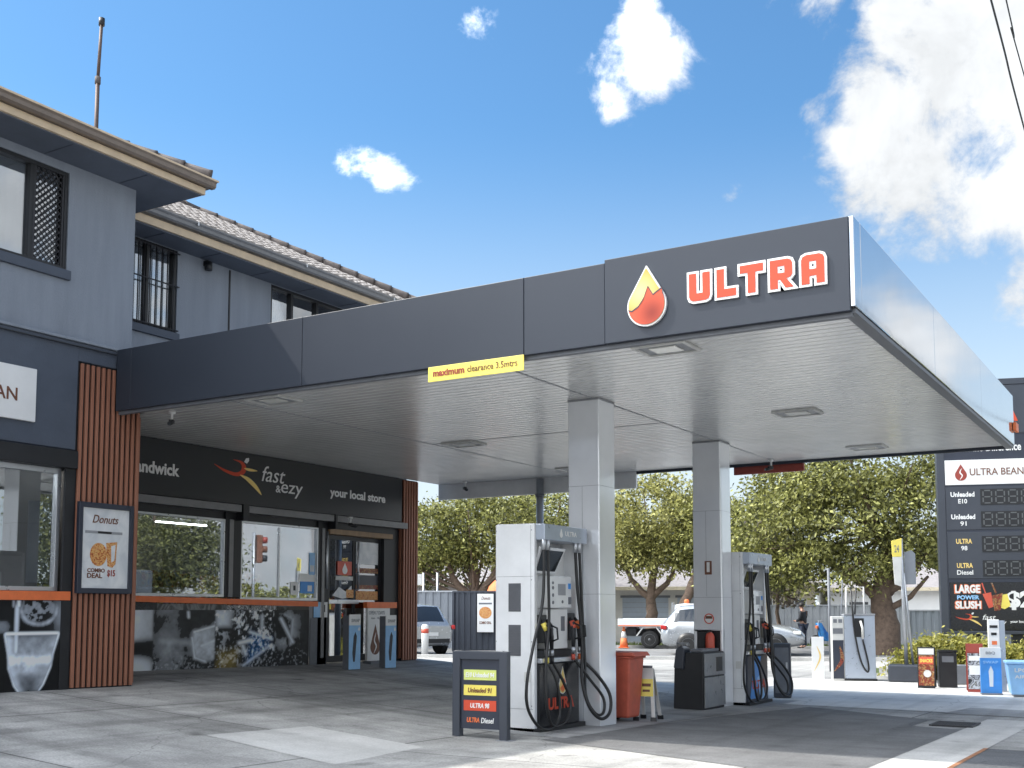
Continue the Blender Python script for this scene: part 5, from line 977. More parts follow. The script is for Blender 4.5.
for i, (x, y, lab) in enumerate(((3.0, 27.4, 'broad dark tree across the side street mirrored in the first shop window'), (9.5, 31.5, 'second tree across the side street farther from the forecourt'), (6.8, 25.5, 'tree across the side street nearest the canopy'))):
    tree(lab, (x, y, gz(x, y)), [(0, 0, 4.4, 2.5, 2.5, 2.1), (-1.2, .6, 3.3, 1.8, 1.8, 1.2), (1.4, -.5, 3.5, 1.7, 1.7, 1.3)], [([(0, 0, -.1), (.1, 0, 1.4), (0, 0, 3.2)], .28, .12)], 22000, 'leafC', .085, G1)
t = thing('hedge', 'tall long hedge across the side street mirrored at the foot of the shop window', 'hedge', (9.5, 41, gz(9.5, 41)), R(80)); MB().tube([(-5, 0, 0), (-5, 0, .8)], .04).tube([(5, 0, 0), (5, 0, .8)], .04).build('stem', 'bark', t); leaf_obj('foliage', t, 18000, [(i*.9-5.4, rng.uniform(-.2, .2), .7+k_*1.0+rng.uniform(0, .35), .8, .6, .8+rng.uniform(0, .3)) for i in range(13) for k_ in (0, 1)], .09, 'leafA', clump=.5, per=40)
# hedge behind the garden kerb
def bush(x, y, lab, blobs, n, size=.052):
    t = thing('garden_bush', lab, 'bush', at2(x, y), 0, 'yellow green bushes in the garden bed'); st_ = MB()
    for b in blobs:
        for _ in range(5): st_.tube([(b[0]*.5, b[1]*.5, 0), (b[0]+rng.uniform(-.2, .2), b[1]+rng.uniform(-.2, .2), b[2]+b[5]*.4)], [.02, .008], 5)
    st_.build('stem', 'bark', t); leaf_obj('foliage', t, n, blobs, size, 'leafH', clump=.28, per=22, up=.8)
bush(-5.3, 26.9, 'yellow green bush under the left corner of the price sign', [(.25, 0, .45, .75, .6, .48), (-.35, .1, .32, .55, .5, .36), (.9, .0, .42, .7, .6, .45)], 15000)
bush(-3.7, 26.6, 'yellow green bush under the middle of the price sign', [(-.2, 0, .4, .8, .6, .42), (.7, .1, .4, .7, .6, .42)], 10000)
bush(-2.2, 25.9, 'yellow bush showing behind the blue tub', [(0, 0, .7, .7, .5, .5), (.6, 0, .6, .6, .5, .5)], 2600)
patch('garden_bed', [(-6.6, 28.3), (-1, 26.6), (-1, 31), (-6.3, 32)], 'grass_ground', .01)
k = MB(); 
for a, b, w_ in (((-6.75, 28.15), (-4.4, 27.3), .15),): k.prism([(a[0], a[1], gz(*a)), (b[0], b[1], gz(*b)), (b[0]+.05, b[1]+w_, gz(*b)), (a[0]+.05, a[1]+w_, gz(*a))], (0, 0, .16))
k.build('bed_kerb', 'concrete_mid', kind='structure')
patch('yellow_island', [(-7.0, 28.6), (-6.6, 28.3), (-6.9, 30.6), (-7.6, 31)], 'grass_ground', .012)
# ------------------------------------------------------------------ across the street
def house(name, lab, s0, s1, d0, d1, h, rh, wm, rm, doors=(), wins=(), over=.45):
    c = ((s0+s1)/2, (d0+d1)/2); t = thing(name, lab, 'building', st(c[0], c[1], -.05), RZ2); hw, hd = (s1-s0)/2, (d1-d0)/2
    MB().box(-hw, hw, -hd, hd, 0, h).build('wall', wm, t)
    m = MB(); e = over; a = [(-hw-e, -hd-e, h), (hw+e, -hd-e, h), (hw+e, hd+e, h), (-hw-e, hd+e, h)]; q = min(hw, hd); r_ = [(-hw+q, 0, h+rh), (hw-q, 0, h+rh)] if hw > hd else [(0, -hd+q, h+rh), (0, hd-q, h+rh)]
    m.add(a+[(x, y, z+.12) for x, y, z in a], [(0, 1, 2, 3), (0, 1, 5, 4), (1, 2, 6, 5), (2, 3, 7, 6), (3, 0, 4, 7)]); b4 = [(x, y, z+.12) for x, y, z in a]
    m.add(b4+r_, [(0, 1, 5, 4), (1, 2, 5), (2, 3, 4, 5), (3, 0, 4)]) if hw > hd else m.add(b4+r_, [(0, 1, 4), (1, 2, 5, 4), (2, 3, 5), (3, 0, 4, 5)])
    rf = m.build('roof', rm, t); MB().box(-hw-e-.02, hw+e+.02, -hd-e-.08, -hd-e-.001, h-.03, h+.14).build('gutter', 'creamwall', rf)
    for a0, a1, z1 in doors:
        d = MB().box(a0-c[0], a1-c[0], -hd-.02, -hd-.001, .0, z1).build('garage_door', 'garage', t); l = MB()
        for i in range(1, 9): l.box(a0-c[0], a1-c[0], -hd-.026, -hd-.0205, z1*i/9, z1*i/9+.02)
        l.build('rib', 'grey', d); MB().box(a0-c[0]-.1, a1-c[0]+.1, -hd-.03, -hd-.001, z1+.002, z1+.12).build('lintel', 'midgrey', d)
    for a0, a1, z0, z1 in wins:
        w = MB().box(a0-c[0], a1-c[0], -hd-.03, -hd-.001, z0, z1).build('window', 'white', t); MB().box(a0-c[0]+.06, a1-c[0]-.06, -hd-.04, -hd-.0305, z0+.06, z1-.06).build('pane', 'carglass', w)
    return t
house('garage_building', 'pale garage building with two blue grey roller doors under a tiled roof', -9.5, -.7, 56, 63, 2.55, 1.7, 'brickw', 'housetile', doors=((-5.7, -3.45, 2.15), (-3.0, -.95, 2.15)))
house('cream_house', 'cream house with tall windows behind the second fuel pump', .5, 3.6, 57, 64, 2.75, 1.4, 'creamwall', 'housetile', wins=((1.3, 1.6, .9, 2.1), (1.75, 2.05, .9, 2.1), (2.6, 3.2, .9, 2.1)))
house('white_house', 'long white house with a grey roof behind the large tree', 4.3, 12, 57.5, 66, 2.5, 1.6, 'white', 'housetile', wins=((5.2, 6.2, .9, 2.0),))
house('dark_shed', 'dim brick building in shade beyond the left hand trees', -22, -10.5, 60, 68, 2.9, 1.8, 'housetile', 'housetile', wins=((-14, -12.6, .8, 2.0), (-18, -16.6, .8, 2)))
def fence(lab, s0, s1, d, h, m, post='grey', ribs=.25, name='boundary_fence'):
    t = thing(name, lab, 'fence', st(s0, d, -.05), RZ2); L_ = s1-s0; f = MB(); n = int(L_/ribs); pr = []
    for i in range(n):
        x = L_*i/n; pr += [(x, 0), (x+ribs*.35, 0), (x+ribs*.45, -.03), (x+ribs*.9, -.03)]
    pr.append((L_, 0)); q = pr+[(x, y+.012) for x, y in pr[::-1]]
    f.prism([(x, y, .05) for x, y in q], (0, 0, h-.05)); f.build('sheet', m, t); MB().box(-.03, L_+.03, -.05, .03, h, h+.06).build('top_rail', post, t)
    k = int(L_/2.4)
    for i in range(k+1): MB().box(L_*i/max(1, k)-.04, L_*i/max(1, k)+.04, -.06, .06, 0, h+.05).build('post', post, t)
    return t
fence('long grey fence across the street behind the scooter', 1.3, 7.0, 50.6, 1.72, 'fencegrey', 'fencegrey', .3); fence('grey fence in front of the white house behind the bush', 7.05, 15, 50.6, 1.5, 'colorbond', 'grey', .3); fence('pale ribbed steel fence behind the silver hatchback', -15.5, -10.9, 43.0, 2.25, 'colorbond', 'galv', .3)
g = fence('charcoal ribbed steel gate carrying a food poster', -10.55, -8.75, 41.2, 2.2, 'charcoal', 'charcoal', .22, 'steel_gate')
p = thing('gate_poster', 'white food poster mounted on the charcoal gate', 'poster', st(-9.3, 41.08, .68), RZ2); MB().box(-.3, .32, -.03, 0, 0, 1.42).build('board', 'white', p, .004); GP = frame((0, -1, 0), (0, -.0305, 0))
MB(GP).disc(.01, .72, .24, 0, .004, 24, None, .22).build('picture', 'pizza', p); text('Donuts', -.14, 1.2, .34, .12, GP, 'brown', p, .01, .3, world=False); MB(GP).flat([(-.24, 1.03), (.26, 1.03), (.26, 1.09), (-.24, 1.09)], 0, .003).build('stripe', 'midgrey', p); text('COMBO DEAL', -.22, .3, .46, .1, GP, 'brown', p, .03, world=False)
t = thing('garden_umbrella', 'orange and white umbrella top beyond the charcoal gate', 'umbrella', st(-9.85, 46.5), RZ2); MB().tube([(0, 0, 0), (0, 0, 2.75)], .03).build('pole', 'galv', t); MB().lathe([(.62, 2.2), (.6, 2.32), (.5, 2.55), (.28, 2.78), (.02, 2.88)], 18).build('canopy', 'umber', t); MB().lathe([(.63, 2.02), (.625, 2.19)], 18).build('valance', 'offwhite', t)
t = thing('street_banner', 'yellow red and white banner beyond the pale steel fence', 'banner', st(-14.1, 47), RZ2); MB().tube([(-.3, .05, 0), (-.3, .05, 3.3)], .03).tube([(.3, .05, 0), (.3, .05, 3.3)], .03).build('pole', 'galv', t); MB().box(-.36, -.05, 0, .03, 2.35, 3.1).build('panel', 'offwhite', t); MB().box(-.045, .32, 0, .03, 2.3, 3.25).build('panel', 'orange', t); MB().box(-.045, .1, -.006, -.001, 2.5, 3.1).build('stripe', 'yellow', t)
for i, (s, lab) in enumerate(((-12.95, 'slim pale pole left of the gate beyond the steel fence'), (-12.35, 'second slim pole close to the gate beyond the steel fence'))):
    t = thing('slim_pole', lab, 'pole', st(s, 45.5), RZ2); MB().tube([(0, 0, 0), (0, 0, 3.1)], .05).build('post', 'galv', t); MB().box(-.25, -.06, -.03, .03, 2.6, 3.05).build('plate', 'offwhite', t) if i == 0 else None
t = thing('marker_bollard', 'white bollard with a red band beside the silver hatchback', 'bollard', st(-10.35, 36.6), RZ2); MB().lathe([(.12, 0), (.12, 1.0), (.1, 1.06), (.02, 1.08)], 14).build('post', 'white', t); MB().lathe([(.122, .78), (.122, .93)], 14).build('band', 'red', t)
t = thing('traffic_cone', 'orange and white traffic cone at the tail of the white tray truck', 'cone', st(-4.6, 45.6, -.02), RZ2); MB().box(-.2, .2, -.2, .2, 0, .04).build('base', 'orange', t); MB().lathe([(.17, .04), (.115, .4)], 16).lathe([(.075, .66), (.03, .92)], 16).build('cone', 'umber', t); MB().lathe([(.116, .4), (.0755, .66)], 16).build('collar', 'white', t)
# distant trees as a mass beyond the houses
V, F = leaves(None, 16000, [(rng.uniform(-45, 40), rng.uniform(76, 88), rng.uniform(2, 4), rng.uniform(3, 6), 3, rng.uniform(2, 3.2)) for _ in range(34)], .3, clump=1.4)
me = bpy.data.meshes.new('distant_trees'); me.from_pydata(V, [], F); o = link('distant_trees', me, 'leafC', kind='stuff', label='distant band of trees beyond the houses'); o.rotation_euler.z = RZ2
# ------------------------------------------------------------------ vehicles
def interp(S, x):
    for a, b in zip(S[:-1], S[1:]):
        if a[0] <= x <= b[0]:
            t = (x-a[0])/(b[0]-a[0]); return [p+(q-p)*t for p, q in zip(a, b)]
    return list(S[-1] if x > S[-1][0] else S[0])
def car_shell(S):
    m = MB(); rows = []
    for x, zb, zl, zt, wl, wb, wt in S:
        h = [(wl*.86, zb), (wl*.97, zb+.12), (wl, zb+(zl-zb)*.55), (wb, zl), (wt+.02, zt-.04 if zt-zl > .1 else zl+(zt-zl)*.7), (wt*.85, zt), (0, zt+.02)]
        rows.append([(x, y, z) for y, z in h]+[(x, -y, z) for y, z in h[-2::-1]])
    n = len(rows[0]); m.add([p for r in rows for p in r], [(i*n+j, i*n+j+1, (i+1)*n+j+1, (i+1)*n+j) for i in range(len(rows)-1) for j in range(n-1)]+[(i*n+n-1, i*n, (i+1)*n, (i+1)*n+n-1) for i in range(len(rows)-1)], True)
    m.add(rows[0], [tuple(range(n))]); m.add(rows[-1], [tuple(range(n))[::-1]]); return m
def side_win(S, x0, x1, sg, lo=.1, hi=.86, off=.008):
    P = []
    for x in np.linspace(x0, x1, 5):
        _, zb, zl, zt, wl, wb, wt = interp(S, x); top = max(zl+.06, zt-.06)
        P.append(((x, sg*(wb+(wt+.02-wb)*lo+off), zl+(top-zl)*lo), (x, sg*(wb+(wt+.02-wb)*hi+off), zl+(top-zl)*hi)))
    m = MB(); 
    for a, b in zip(P[:-1], P[1:]): m.poly([a[0], b[0], b[1], a[1]])
    return m
def end_glass(S, x0, x1, off=.012, f=.8):
    m = MB(); P = []
    for x in np.linspace(x0, x1, 5):
        _, zb, zl, zt, wl, wb, wt = interp(S, x); P.append([(x, y*wt*f, zt+.02*(1-abs(y))+off) for y in np.linspace(-1, 1, 7)])
    for a, b in zip(P[:-1], P[1:]):
        for j in range(6): m.poly([a[j], a[j+1], b[j+1], b[j]])
    return m
def wheels(t, xs, yw, r, w=.22, m='rim'):
    for x in xs:
        for sg in (-1, 1):
            M = Matrix.Translation((x, sg*yw, r)) @ Matrix.Rotation(R(-90*sg), 4, 'X')
            wh = MB(M).lathe([(r*.55, -w/2), (r*.9, -w/2), (r, -w*.3), (r, w*.3), (r*.93, w/2), (r*.66, w/2)], 22).build('wheel', 'tyre', t)
            h = MB(M).lathe([(r*.66, w/2-.03), (r*.62, w/2+.004), (r*.58, w/2-.02), (.07, w/2-.035), (.06, w/2+.0), (.01, w/2)], 20)
            for k in range(5):
                a = k*2*math.pi/5; c, s_ = math.cos(a), math.sin(a); h.prism([(c*.05-s_*.035, s_*.05+c*.035, w/2-.03), (c*.05+s_*.035, s_*.05-c*.035, w/2-.03), (c*r*.6+s_*.05, s_*r*.6-c*.05, w/2-.03), (c*r*.6-s_*.05, s_*r*.6+c*.05, w/2-.03)], (0, 0, .028))
            h.build('rim', m, wh)
def arches(t, xs, yw, r):
    m = MB()
    for x in xs:
        for sg in (-1, 1): m.lathe([(.01, -.01), (r, -.01), (r, .0), (.01, .0)], 22, Matrix.Translation((x, sg*yw, .36)) @ Matrix.Rotation(R(-90*sg), 4, 'X'))
    m.build('wheel_arch', 'black', t)
def suv(lab, loc, rz, paint, sc=1.):
    t = thing('parked_car', lab, 'car', loc, rz)
    S = [(-2.42, .5, .92, .98, .8, .76, .62), (-2.34, .36, 1.02, 1.08, .9, .86, .72), (-2.12, .3, 1.08, 1.36, .95, .91, .69), (-1.8, .28, 1.1, 1.68, .97, .93, .68), (-1.1, .28, 1.09, 1.75, .97, .93, .68), (-.3, .28, 1.07, 1.77, .97, .93, .68), (.35, .28, 1.05, 1.68, .97, .93, .67), (.8, .28, 1.04, 1.36, .97, .92, .69), (1.18, .28, 1.02, 1.08, .97, .9, .74), (1.9, .3, .92, .98, .96, .86, .66), (2.25, .34, .8, .86, .9, .78, .56), (2.42, .42, .66, .7, .76, .66, .45)]
    S = [tuple(v*sc if i == 0 else v for i, v in enumerate(s)) for s in S]; b = car_shell(S).build('body', paint, t)
    for sg in (-1, 1):
        for x0, x1 in ((-1.95, -1.2), (-1.12, -.2), (-.12, .72)): side_win(S, x0*sc, x1*sc, sg).build('side_window', 'carglass', t)
    end_glass(S, .38*sc, 1.12*sc).build('windscreen', 'carglass', t); end_glass(S, -2.3*sc, -1.84*sc).build('rear_window', 'carglass', t)
    arches(t, (-1.46*sc, 1.46*sc), .975, .41); wheels(t, (-1.46*sc, 1.46*sc), .88, .36)
    MB().box(-2.435*sc, -2.3*sc, -.74, .74, .42, .56).box(2.3*sc, 2.44*sc, -.6, .6, .4, .52).box(-1.05*sc, 1.05*sc, -.978, -.95, .28, .4).box(-1.05*sc, 1.05*sc, .95, .978, .28, .4).build('bumper_trim', 'black', t, .02)
    for sg in (-1, 1):
        MB().box(-2.4*sc, -2.2*sc, sg*.93-.06, sg*.93+.0 if sg > 0 else sg*.93+.06, .88, 1.02).build('tail_light', 'carred', t, .02); MB().box(2.05*sc, 2.3*sc, sg*.84-.05, sg*.84+.05, .72, .84).build('headlight', 'lamp', t, .02); MB().box(.6*sc, .75*sc, sg*1.0-.08, sg*1.0+.08, 1.03, 1.15).build('mirror', paint, t, .03)
        for x in (-.16, -1.16): MB().box(x*sc-.09, x*sc+.09, sg*.985-.015, sg*.985+.015, .92, .95).build('door_handle', 'rim', t)
    MB().box(-2.445*sc, -2.425*sc, -.26, .26, .66, .78).build('number_plate', 'white', t); MB().box(2.35*sc, 2.45*sc, -.4, .4, .55, .65).build('grille', 'black', t)
    return t
suv('silver four wheel drive parked across the street behind the second column', st(-.25, 40.2, -.045), RZ2+R(-3), 'carsilver')
suv('silver hatchback seen from behind next to the end of the shop', st(-12.0, 39.0, -.045), RZ2+R(138), 'carsilver', .9)
t = thing('tray_truck', 'white flat tray utility truck with an amber roof light parked across the street', 'truck', st(-2.2, 46.3, -.045), RZ2)
S = [(-.35, .4, 1.05, 1.75, .86, .84, .62), (.0, .38, 1.06, 1.8, .88, .86, .62), (.7, .38, 1.05, 1.78, .88, .86, .62), (1.05, .38, 1.04, 1.5, .88, .86, .64), (1.4, .38, 1.03, 1.09, .88, .85, .7), (2.1, .4, .98, 1.02, .87, .8, .62), (2.5, .42, .8, .86, .82, .72, .55), (2.6, .5, .7, .74, .75, .65, .5)]
car_shell(S).build('body', 'carwhite', t)
for sg in (-1, 1): side_win(S, -.2, .95, sg).build('side_window', 'carglass', t); MB().box(2.3, 2.55, sg*.7-.08, sg*.7+.08, .72, .86).build('headlight', 'lamp', t, .02)
end_glass(S, .75, 1.36).build('windscreen', 'carglass', t); arches(t, (1.65,), .885, .42); wheels(t, (-1.35, 1.65), .76, .36)
tr = MB().box(-2.6, -.45, -.92, .92, .88, .93).build('tray', 'carwhite', t); MB().box(-2.6, -.45, -.93, -.9, .931, 1.2).box(-2.6, -.45, .9, .93, .931, 1.2).box(-2.62, -2.59, -.9, .9, .931, 1.2).build('drop_side', 'carwhite', tr, .008); MB().box(-2.6, -.46, -.94, -.931, .9, .94).build('reflector_strip', 'orange', tr)
MB().box(-.48, -.42, -.85, -.79, .931, 1.85).box(-.48, -.42, .79, .85, .931, 1.85).box(-.48, -.42, -.79, .79, 1.79, 1.85).box(-.47, -.43, -.79, .79, 1.3, 1.34).build('headboard', 'alu', t)
MB().box(-2.5, -.4, -.3, .3, .5, .78).box(-2.3, -1.9, -.7, .7, .55, .85).build('chassis', 'black', t); MB().prism([(-1.85, -.9, .5), (-1.6, -.9, .84), (-1.1, -.9, .84), (-.85, -.9, .5), (-.8, -.9, .52), (-1.07, -.9, .87), (-1.63, -.9, .87), (-1.9, -.9, .52)], (0, .25, 0)).build('mudguard', 'offwhite', t); MB().lathe([(.1, 1.82), (.1, 1.92), (.07, 1.97), (.01, 1.98)], 14, Matrix.Translation((.1, -.2, 0))).build('beacon', 'orange', t)
# scooter
t = thing('motor_scooter', 'small blue scooter with an orange light parked by the grey fence', 'scooter', st(3.55, 47.6, .0), RZ2+R(200))
wheels(t, (), 0, .25)
for x in (-.6, .6): MB(Matrix.Translation((x, 0, .25)) @ Matrix.Rotation(R(90), 4, 'X')).lathe([(.12, -.05), (.22, -.055), (.25, 0), (.22, .055), (.12, .05)], 18).build('wheel', 'tyre', t)
MB().prism([(-.75, -.14, .5), (-.5, -.14, .62), (.0, -.14, .35), (.35, -.14, .35), (.5, -.14, .95), (.42, -.14, .95), (.25, -.14, .25), (-.3, -.14, .25), (-.6, -.14, .35)], (0, .28, 0)).build('body', 'blue', t, .03); MB().box(-.75, -.1, -.14, .14, .64, .76).build('seat', 'black', t, .04); MB().tube([(.55, 0, .3), (.45, 0, 1.05)], .035).tube([(.42, -.32, 1.05), (.42, .32, 1.05)], .02).build('handlebar', 'midgrey', t); MB().box(.5, .58, -.08, .08, .75, .87).build('headlight', 'orange', t, .02)
# person
def skin_obj(name, pts, edges, rad, m, parent, sub=2):
    me = bpy.data.meshes.new(name); me.from_pydata(pts, edges, []); o = link(name, me, m, parent)
    md = o.modifiers.new('Skin', 'SKIN'); md.use_smooth_shade = True
    for i, r in enumerate(rad): me.skin_vertices[0].data[i].radius = (r, r) if not isinstance(r, tuple) else r
    me.skin_vertices[0].data[0].use_root = True
    sd = o.modifiers.new('Sub', 'SUBSURF'); sd.levels = sd.render_levels = sub; return o
pr = thing('person', 'person in dark clothes standing by the grey fence looking down at their hands', 'person', st(2.45, 46.2, .0), RZ2+R(150))
P = [(0, 0, .93), (0, 0, 1.12), (.01, 0, 1.34), (.02, 0, 1.5), (.07, 0, 1.62), (0, .19, 1.41), (.02, .24, 1.14), (.22, .17, 1.06), (.3, .11, 1.08), (0, -.19, 1.41), (.02, -.24, 1.14), (.22, -.17, 1.06), (.3, -.11, 1.08), (0, .1, .86), (.02, .11, .48), (-.02, .11, .08), (.14, .12, .04), (0, -.1, .86), (.02, -.11, .48), (-.02, -.11, .08), (.14, -.12, .04), (.09, 0, 1.7)]
E_ = [(0, 1), (1, 2), (2, 3), (3, 4), (4, 21), (2, 5), (5, 6), (6, 7), (7, 8), (2, 9), (9, 10), (10, 11), (11, 12), (0, 13), (13, 14), (14, 15), (15, 16), (0, 17), (17, 18), (18, 19), (19, 20)]
rad = [(.13, .15), (.12, .14), (.13, .16), .055, .095, .06, .05, .042, .035, .06, .05, .042, .035, .09, .062, .045, .04, .09, .062, .045, .04, .085]
skin_obj('body', P, E_, rad, 'skin', pr)
ji = [0, 1, 2, 5, 6, 7, 9, 10, 11]; mp = {a: i for i, a in enumerate(ji)}; skin_obj('jacket', [P[i] for i in ji], [(mp[a], mp[b]) for a, b in E_ if a in mp and b in mp], [(rad[i][0]+.02, rad[i][1]+.02) if isinstance(rad[i], tuple) else rad[i]+.018 for i in ji], 'cloth', pr)
ji = [0, 13, 14, 15, 17, 18, 19]; mp = {a: i for i, a in enumerate(ji)}; skin_obj('trousers', [P[i] for i in ji], [(mp[a], mp[b]) for a, b in E_ if a in mp and b in mp], [(rad[i][0]+.012, rad[i][1]+.012) if isinstance(rad[i], tuple) else rad[i]+.02 for i in ji], 'denim', pr)
MB(Matrix.Translation((.055, 0, 1.67))).lathe([(.115, -.03), (.12, .03), (.1, .09), (.055, .125), (.005, .135)], 14).build('hair', 'hair', pr); MB().box(.06, .2, .07, .17, 0, .07).box(.06, .2, -.17, -.07, 0, .07).build('shoe', 'black', pr, .02)
for sy_ in (-1, 1):
    for k in range(5): MB().tube([(.3, sy_*.11, 1.08), (.34+.008*k, sy_*(.095+.016*(k-2)), 1.09), (.37+.006*(2-abs(k-2)), sy_*(.085+.014*(k-2)), 1.06)], [.014, .01, .007], 6).build('finger', 'skin', pr)
MB().box(.18, .205, -.035, -.015, 1.655, 1.675).box(.18, .205, .015, .035, 1.655, 1.675).build('eyes', 'black', pr)
# traffic light across the side street, mirrored in the shop window
t = thing('traffic_light', 'three lamp traffic light on a grey pole mirrored in the shop window', 'traffic light', (3.1, 32.5, gz(3.1, 32.5)), R(-60)); MB().tube([(0, 0, 0), (0, 0, 4.6)], .06).build('pole', 'galv', t); MB().box(-.32, -.08, -.14, .14, 3.4, 4.5).build('housing', 'brown', t, .02)
for i, mm in enumerate(('darkred', 'brown', 'black')): MB(Matrix.Translation((-.32, 0, 4.3-i*.36)) @ Matrix.Rotation(R(-90), 4, 'Y')).lathe([(.13, 0), (.13, .2), (.125, .2), (.12, .02), (.01, .01)], 16).build('visor', mm, t)
# overhead cables and their poles outside the picture
for i, (x, y, lab) in enumerate(((-.9, -22, 'timber power pole behind the photographer'), (-3.0, 52, 'timber power pole up the side street'))):
    t = thing('power_pole', lab, 'pole', (x, y, -.1)); MB().tube([(0, 0, -.3), (0, 0, 10.2)], [.17, .12], 12).build('post', 'wood', t); MB().box(-1.0, 1.4, -.06, .06, 9.0, 9.12).build('crossarm', 'wood', t)
def cable(pts, r, lab): o = MB().tube(bez(pts, 10), r, 6).build('power_cable', 'rubber'); o['label'] = lab; o['category'] = 'cable'; return o
cable([(-1.1, -22, 9.2), (-1.45, 0, 9.05), (-1.88, 14.43, 9.0), (-2.0, 18.35, 8.9), (-2.5, 35, 8.85), (-3.0, 52, 9.2)], .013, 'thicker overhead cable crossing the top right corner of the sky')
cable([(-.4, -22, 9.2), (-1.2, 0, 9.05), (-1.72, 14.52, 9.0), (-1.78, 16.62, 8.94), (-2.1, 35, 8.9), (-2.5, 52, 9.2)], .009, 'thinner overhead cable at the extreme top right corner of the sky')
cable([(1.4, -22, 9.1), (1.5, 10, 8.9), (1.6, 40, 8.8), (1.0, 52, 9.2)], .02, 'overhead cable along the side street mirrored low in the silver fascia')
cable([(2.4, -22, 9.9), (2.6, 10, 9.7), (2.7, 45, 9.6), (2.4, 90, 10.2)], .02, 'overhead cable along the side street mirrored high in the silver fascia')
# ------------------------------------------------------------------ sky, sun, camera
TR = Vector((.8, .31, -1.)).normalized(); TS = -TR
w = bpy.data.worlds.new('World'); scn.world = w; w.use_nodes = True; nt = w.node_tree; N = nt.nodes; L = nt.links; bg = N['Background']; bg.inputs[1].default_value = .145
sky = N.new('ShaderNodeTexSky'); sky.sky_type = 'NISHITA'; sky.sun_disc = False; sky.sun_elevation = math.asin(TS.z); sky.sun_rotation = math.atan2(TS.x, TS.y); sky.air_density = 1.1; sky.dust_density = .7; sky.ozone_density = 1.6; sky.altitude = 20
tc = N.new('ShaderNodeTexCoord'); nrm = N.new('ShaderNodeVectorMath'); nrm.operation = 'NORMALIZE'; L.new(tc.outputs['Generated'], nrm.inputs[0])
def nz(scale, det, off=0, dist=0., rough=.6):
    mp = N.new('ShaderNodeMapping'); mp.inputs['Location'].default_value = (off, off*.7, off*.3); L.new(nrm.outputs[0], mp.inputs[0])
    n = N.new('ShaderNodeTexNoise'); n.inputs['Scale'].default_value = scale; n.inputs['Detail'].default_value = det; n.inputs['Roughness'].default_value = rough; n.inputs['Distortion'].default_value = dist; L.new(mp.outputs[0], n.inputs['Vector']); return n.outputs['Fac']
def math_(op, a, b):
    x = N.new('ShaderNodeMath'); x.operation = op
    for i, q in enumerate((a, b)):
        if isinstance(q, (int, float)): x.inputs[i].default_value = q
        else: L.new(q, x.inputs[i])
    return x.outputs[0]
CL = [((-.364, .804, .47), .036, .85), ((-.365, .819, .442), .043, .9), ((-.388, .82, .418), .03, .8), ((-.352, .822, .448), .03, .8), ((-.588, .716, .382), .03, .52), ((-.577, .729, .368), .026, .55), ((-.496, .724, .479), .018, .3), ((-.326, .878, .352), .02, .38), ((-.241, .848, .472), .04, .75), ((-.13, .896, .425), .13), ((-.06, .91, .42), .15), ((-.15, .915, .4), .11), ((-.09, .94, .36), .09), ((-.195, .9, .39), .075), ((-.168, .916, .365), .06), ((-.231, .899, .373), .04), ((-.252, .879, .404), .026, .6), ((-.103, .921, .377), .085), ((-.132, .934, .331), .065), ((-.108, .942, .317), .06), ((-.108, .957, .269), .035), ((-.175, .869, .462), .055),
      ((.6, .7, .35), .3), ((.85, .35, .3), .3), ((.36, .8, .46), .1, .8), ((.2, .95, .2), .07, .7), ((.7, -.5, .5), .3), ((-.3, -.8, .5), .25), ((.95, .1, .12), .3), ((.6, .75, .12), .25), ((-.5, -.5, .7), .55), ((0, -.4, .9), .4), ((.1, -.95, .3), .5), ((-.95, -.2, .3), .3), ((.5, -.1, .85), .35), ((.3, -.92, .18), .3), ((.8, -.55, .15), .3), ((-.35, -.92, .15), .25), ((.98, -.1, .2), .3)]  # this row: clouds out of view, added for fill light and reflections
wn = N.new('ShaderNodeTexNoise'); wn.inputs['Scale'].default_value = 9; wn.inputs['Detail'].default_value = 4; L.new(nrm.outputs[0], wn.inputs['Vector'])
ws = N.new('ShaderNodeVectorMath'); ws.operation = 'SUBTRACT'; ws.inputs[1].default_value = (.5, .5, .5); L.new(wn.outputs['Color'], ws.inputs[0])
wa_ = N.new('ShaderNodeVectorMath'); wa_.operation = 'MULTIPLY_ADD'; wa_.inputs[1].default_value = (.09, .09, .09); L.new(ws.outputs[0], wa_.inputs[0]); L.new(nrm.outputs[0], wa_.inputs[2])   # warped directions give ragged clouds
acc = None
for c, r, *wt_ in CL:
    d = N.new('ShaderNodeVectorMath'); d.operation = 'DISTANCE'; d.inputs[1].default_value = Vector(c).normalized(); L.new(wa_.outputs[0], d.inputs[0])
    mr = N.new('ShaderNodeMapRange'); mr.interpolation_type = 'SMOOTHSTEP'; mr.inputs['From Min'].default_value = r*1.5; mr.inputs['From Max'].default_value = 0; mr.inputs['To Max'].default_value = wt_[0] if wt_ else 1.; L.new(d.outputs['Value'], mr.inputs['Value'])
    acc = mr.outputs[0] if acc is None else math_('MAXIMUM', acc, mr.outputs[0])
fb = math_('ADD', math_('MULTIPLY', math_('SUBTRACT', nz(11, 12, 3.1, .35, .66), .5), 2.5), math_('MULTIPLY', math_('SUBTRACT', nz(45, 8, 8.), .5), .8))
den = math_('ADD', math_('MULTIPLY', acc, 1.25), fb); mk = N.new('ShaderNodeMapRange'); mk.interpolation_type = 'SMOOTHSTEP'; mk.inputs['From Min'].default_value = .28; mk.inputs['From Max'].default_value = 1.0; L.new(den, mk.inputs['Value'])
gate = N.new('ShaderNodeMapRange'); gate.inputs['From Min'].default_value = .0; gate.inputs['From Max'].default_value = .12; L.new(acc, gate.inputs['Value'])
mask = math_('MULTIPLY', mk.outputs[0], gate.outputs[0])
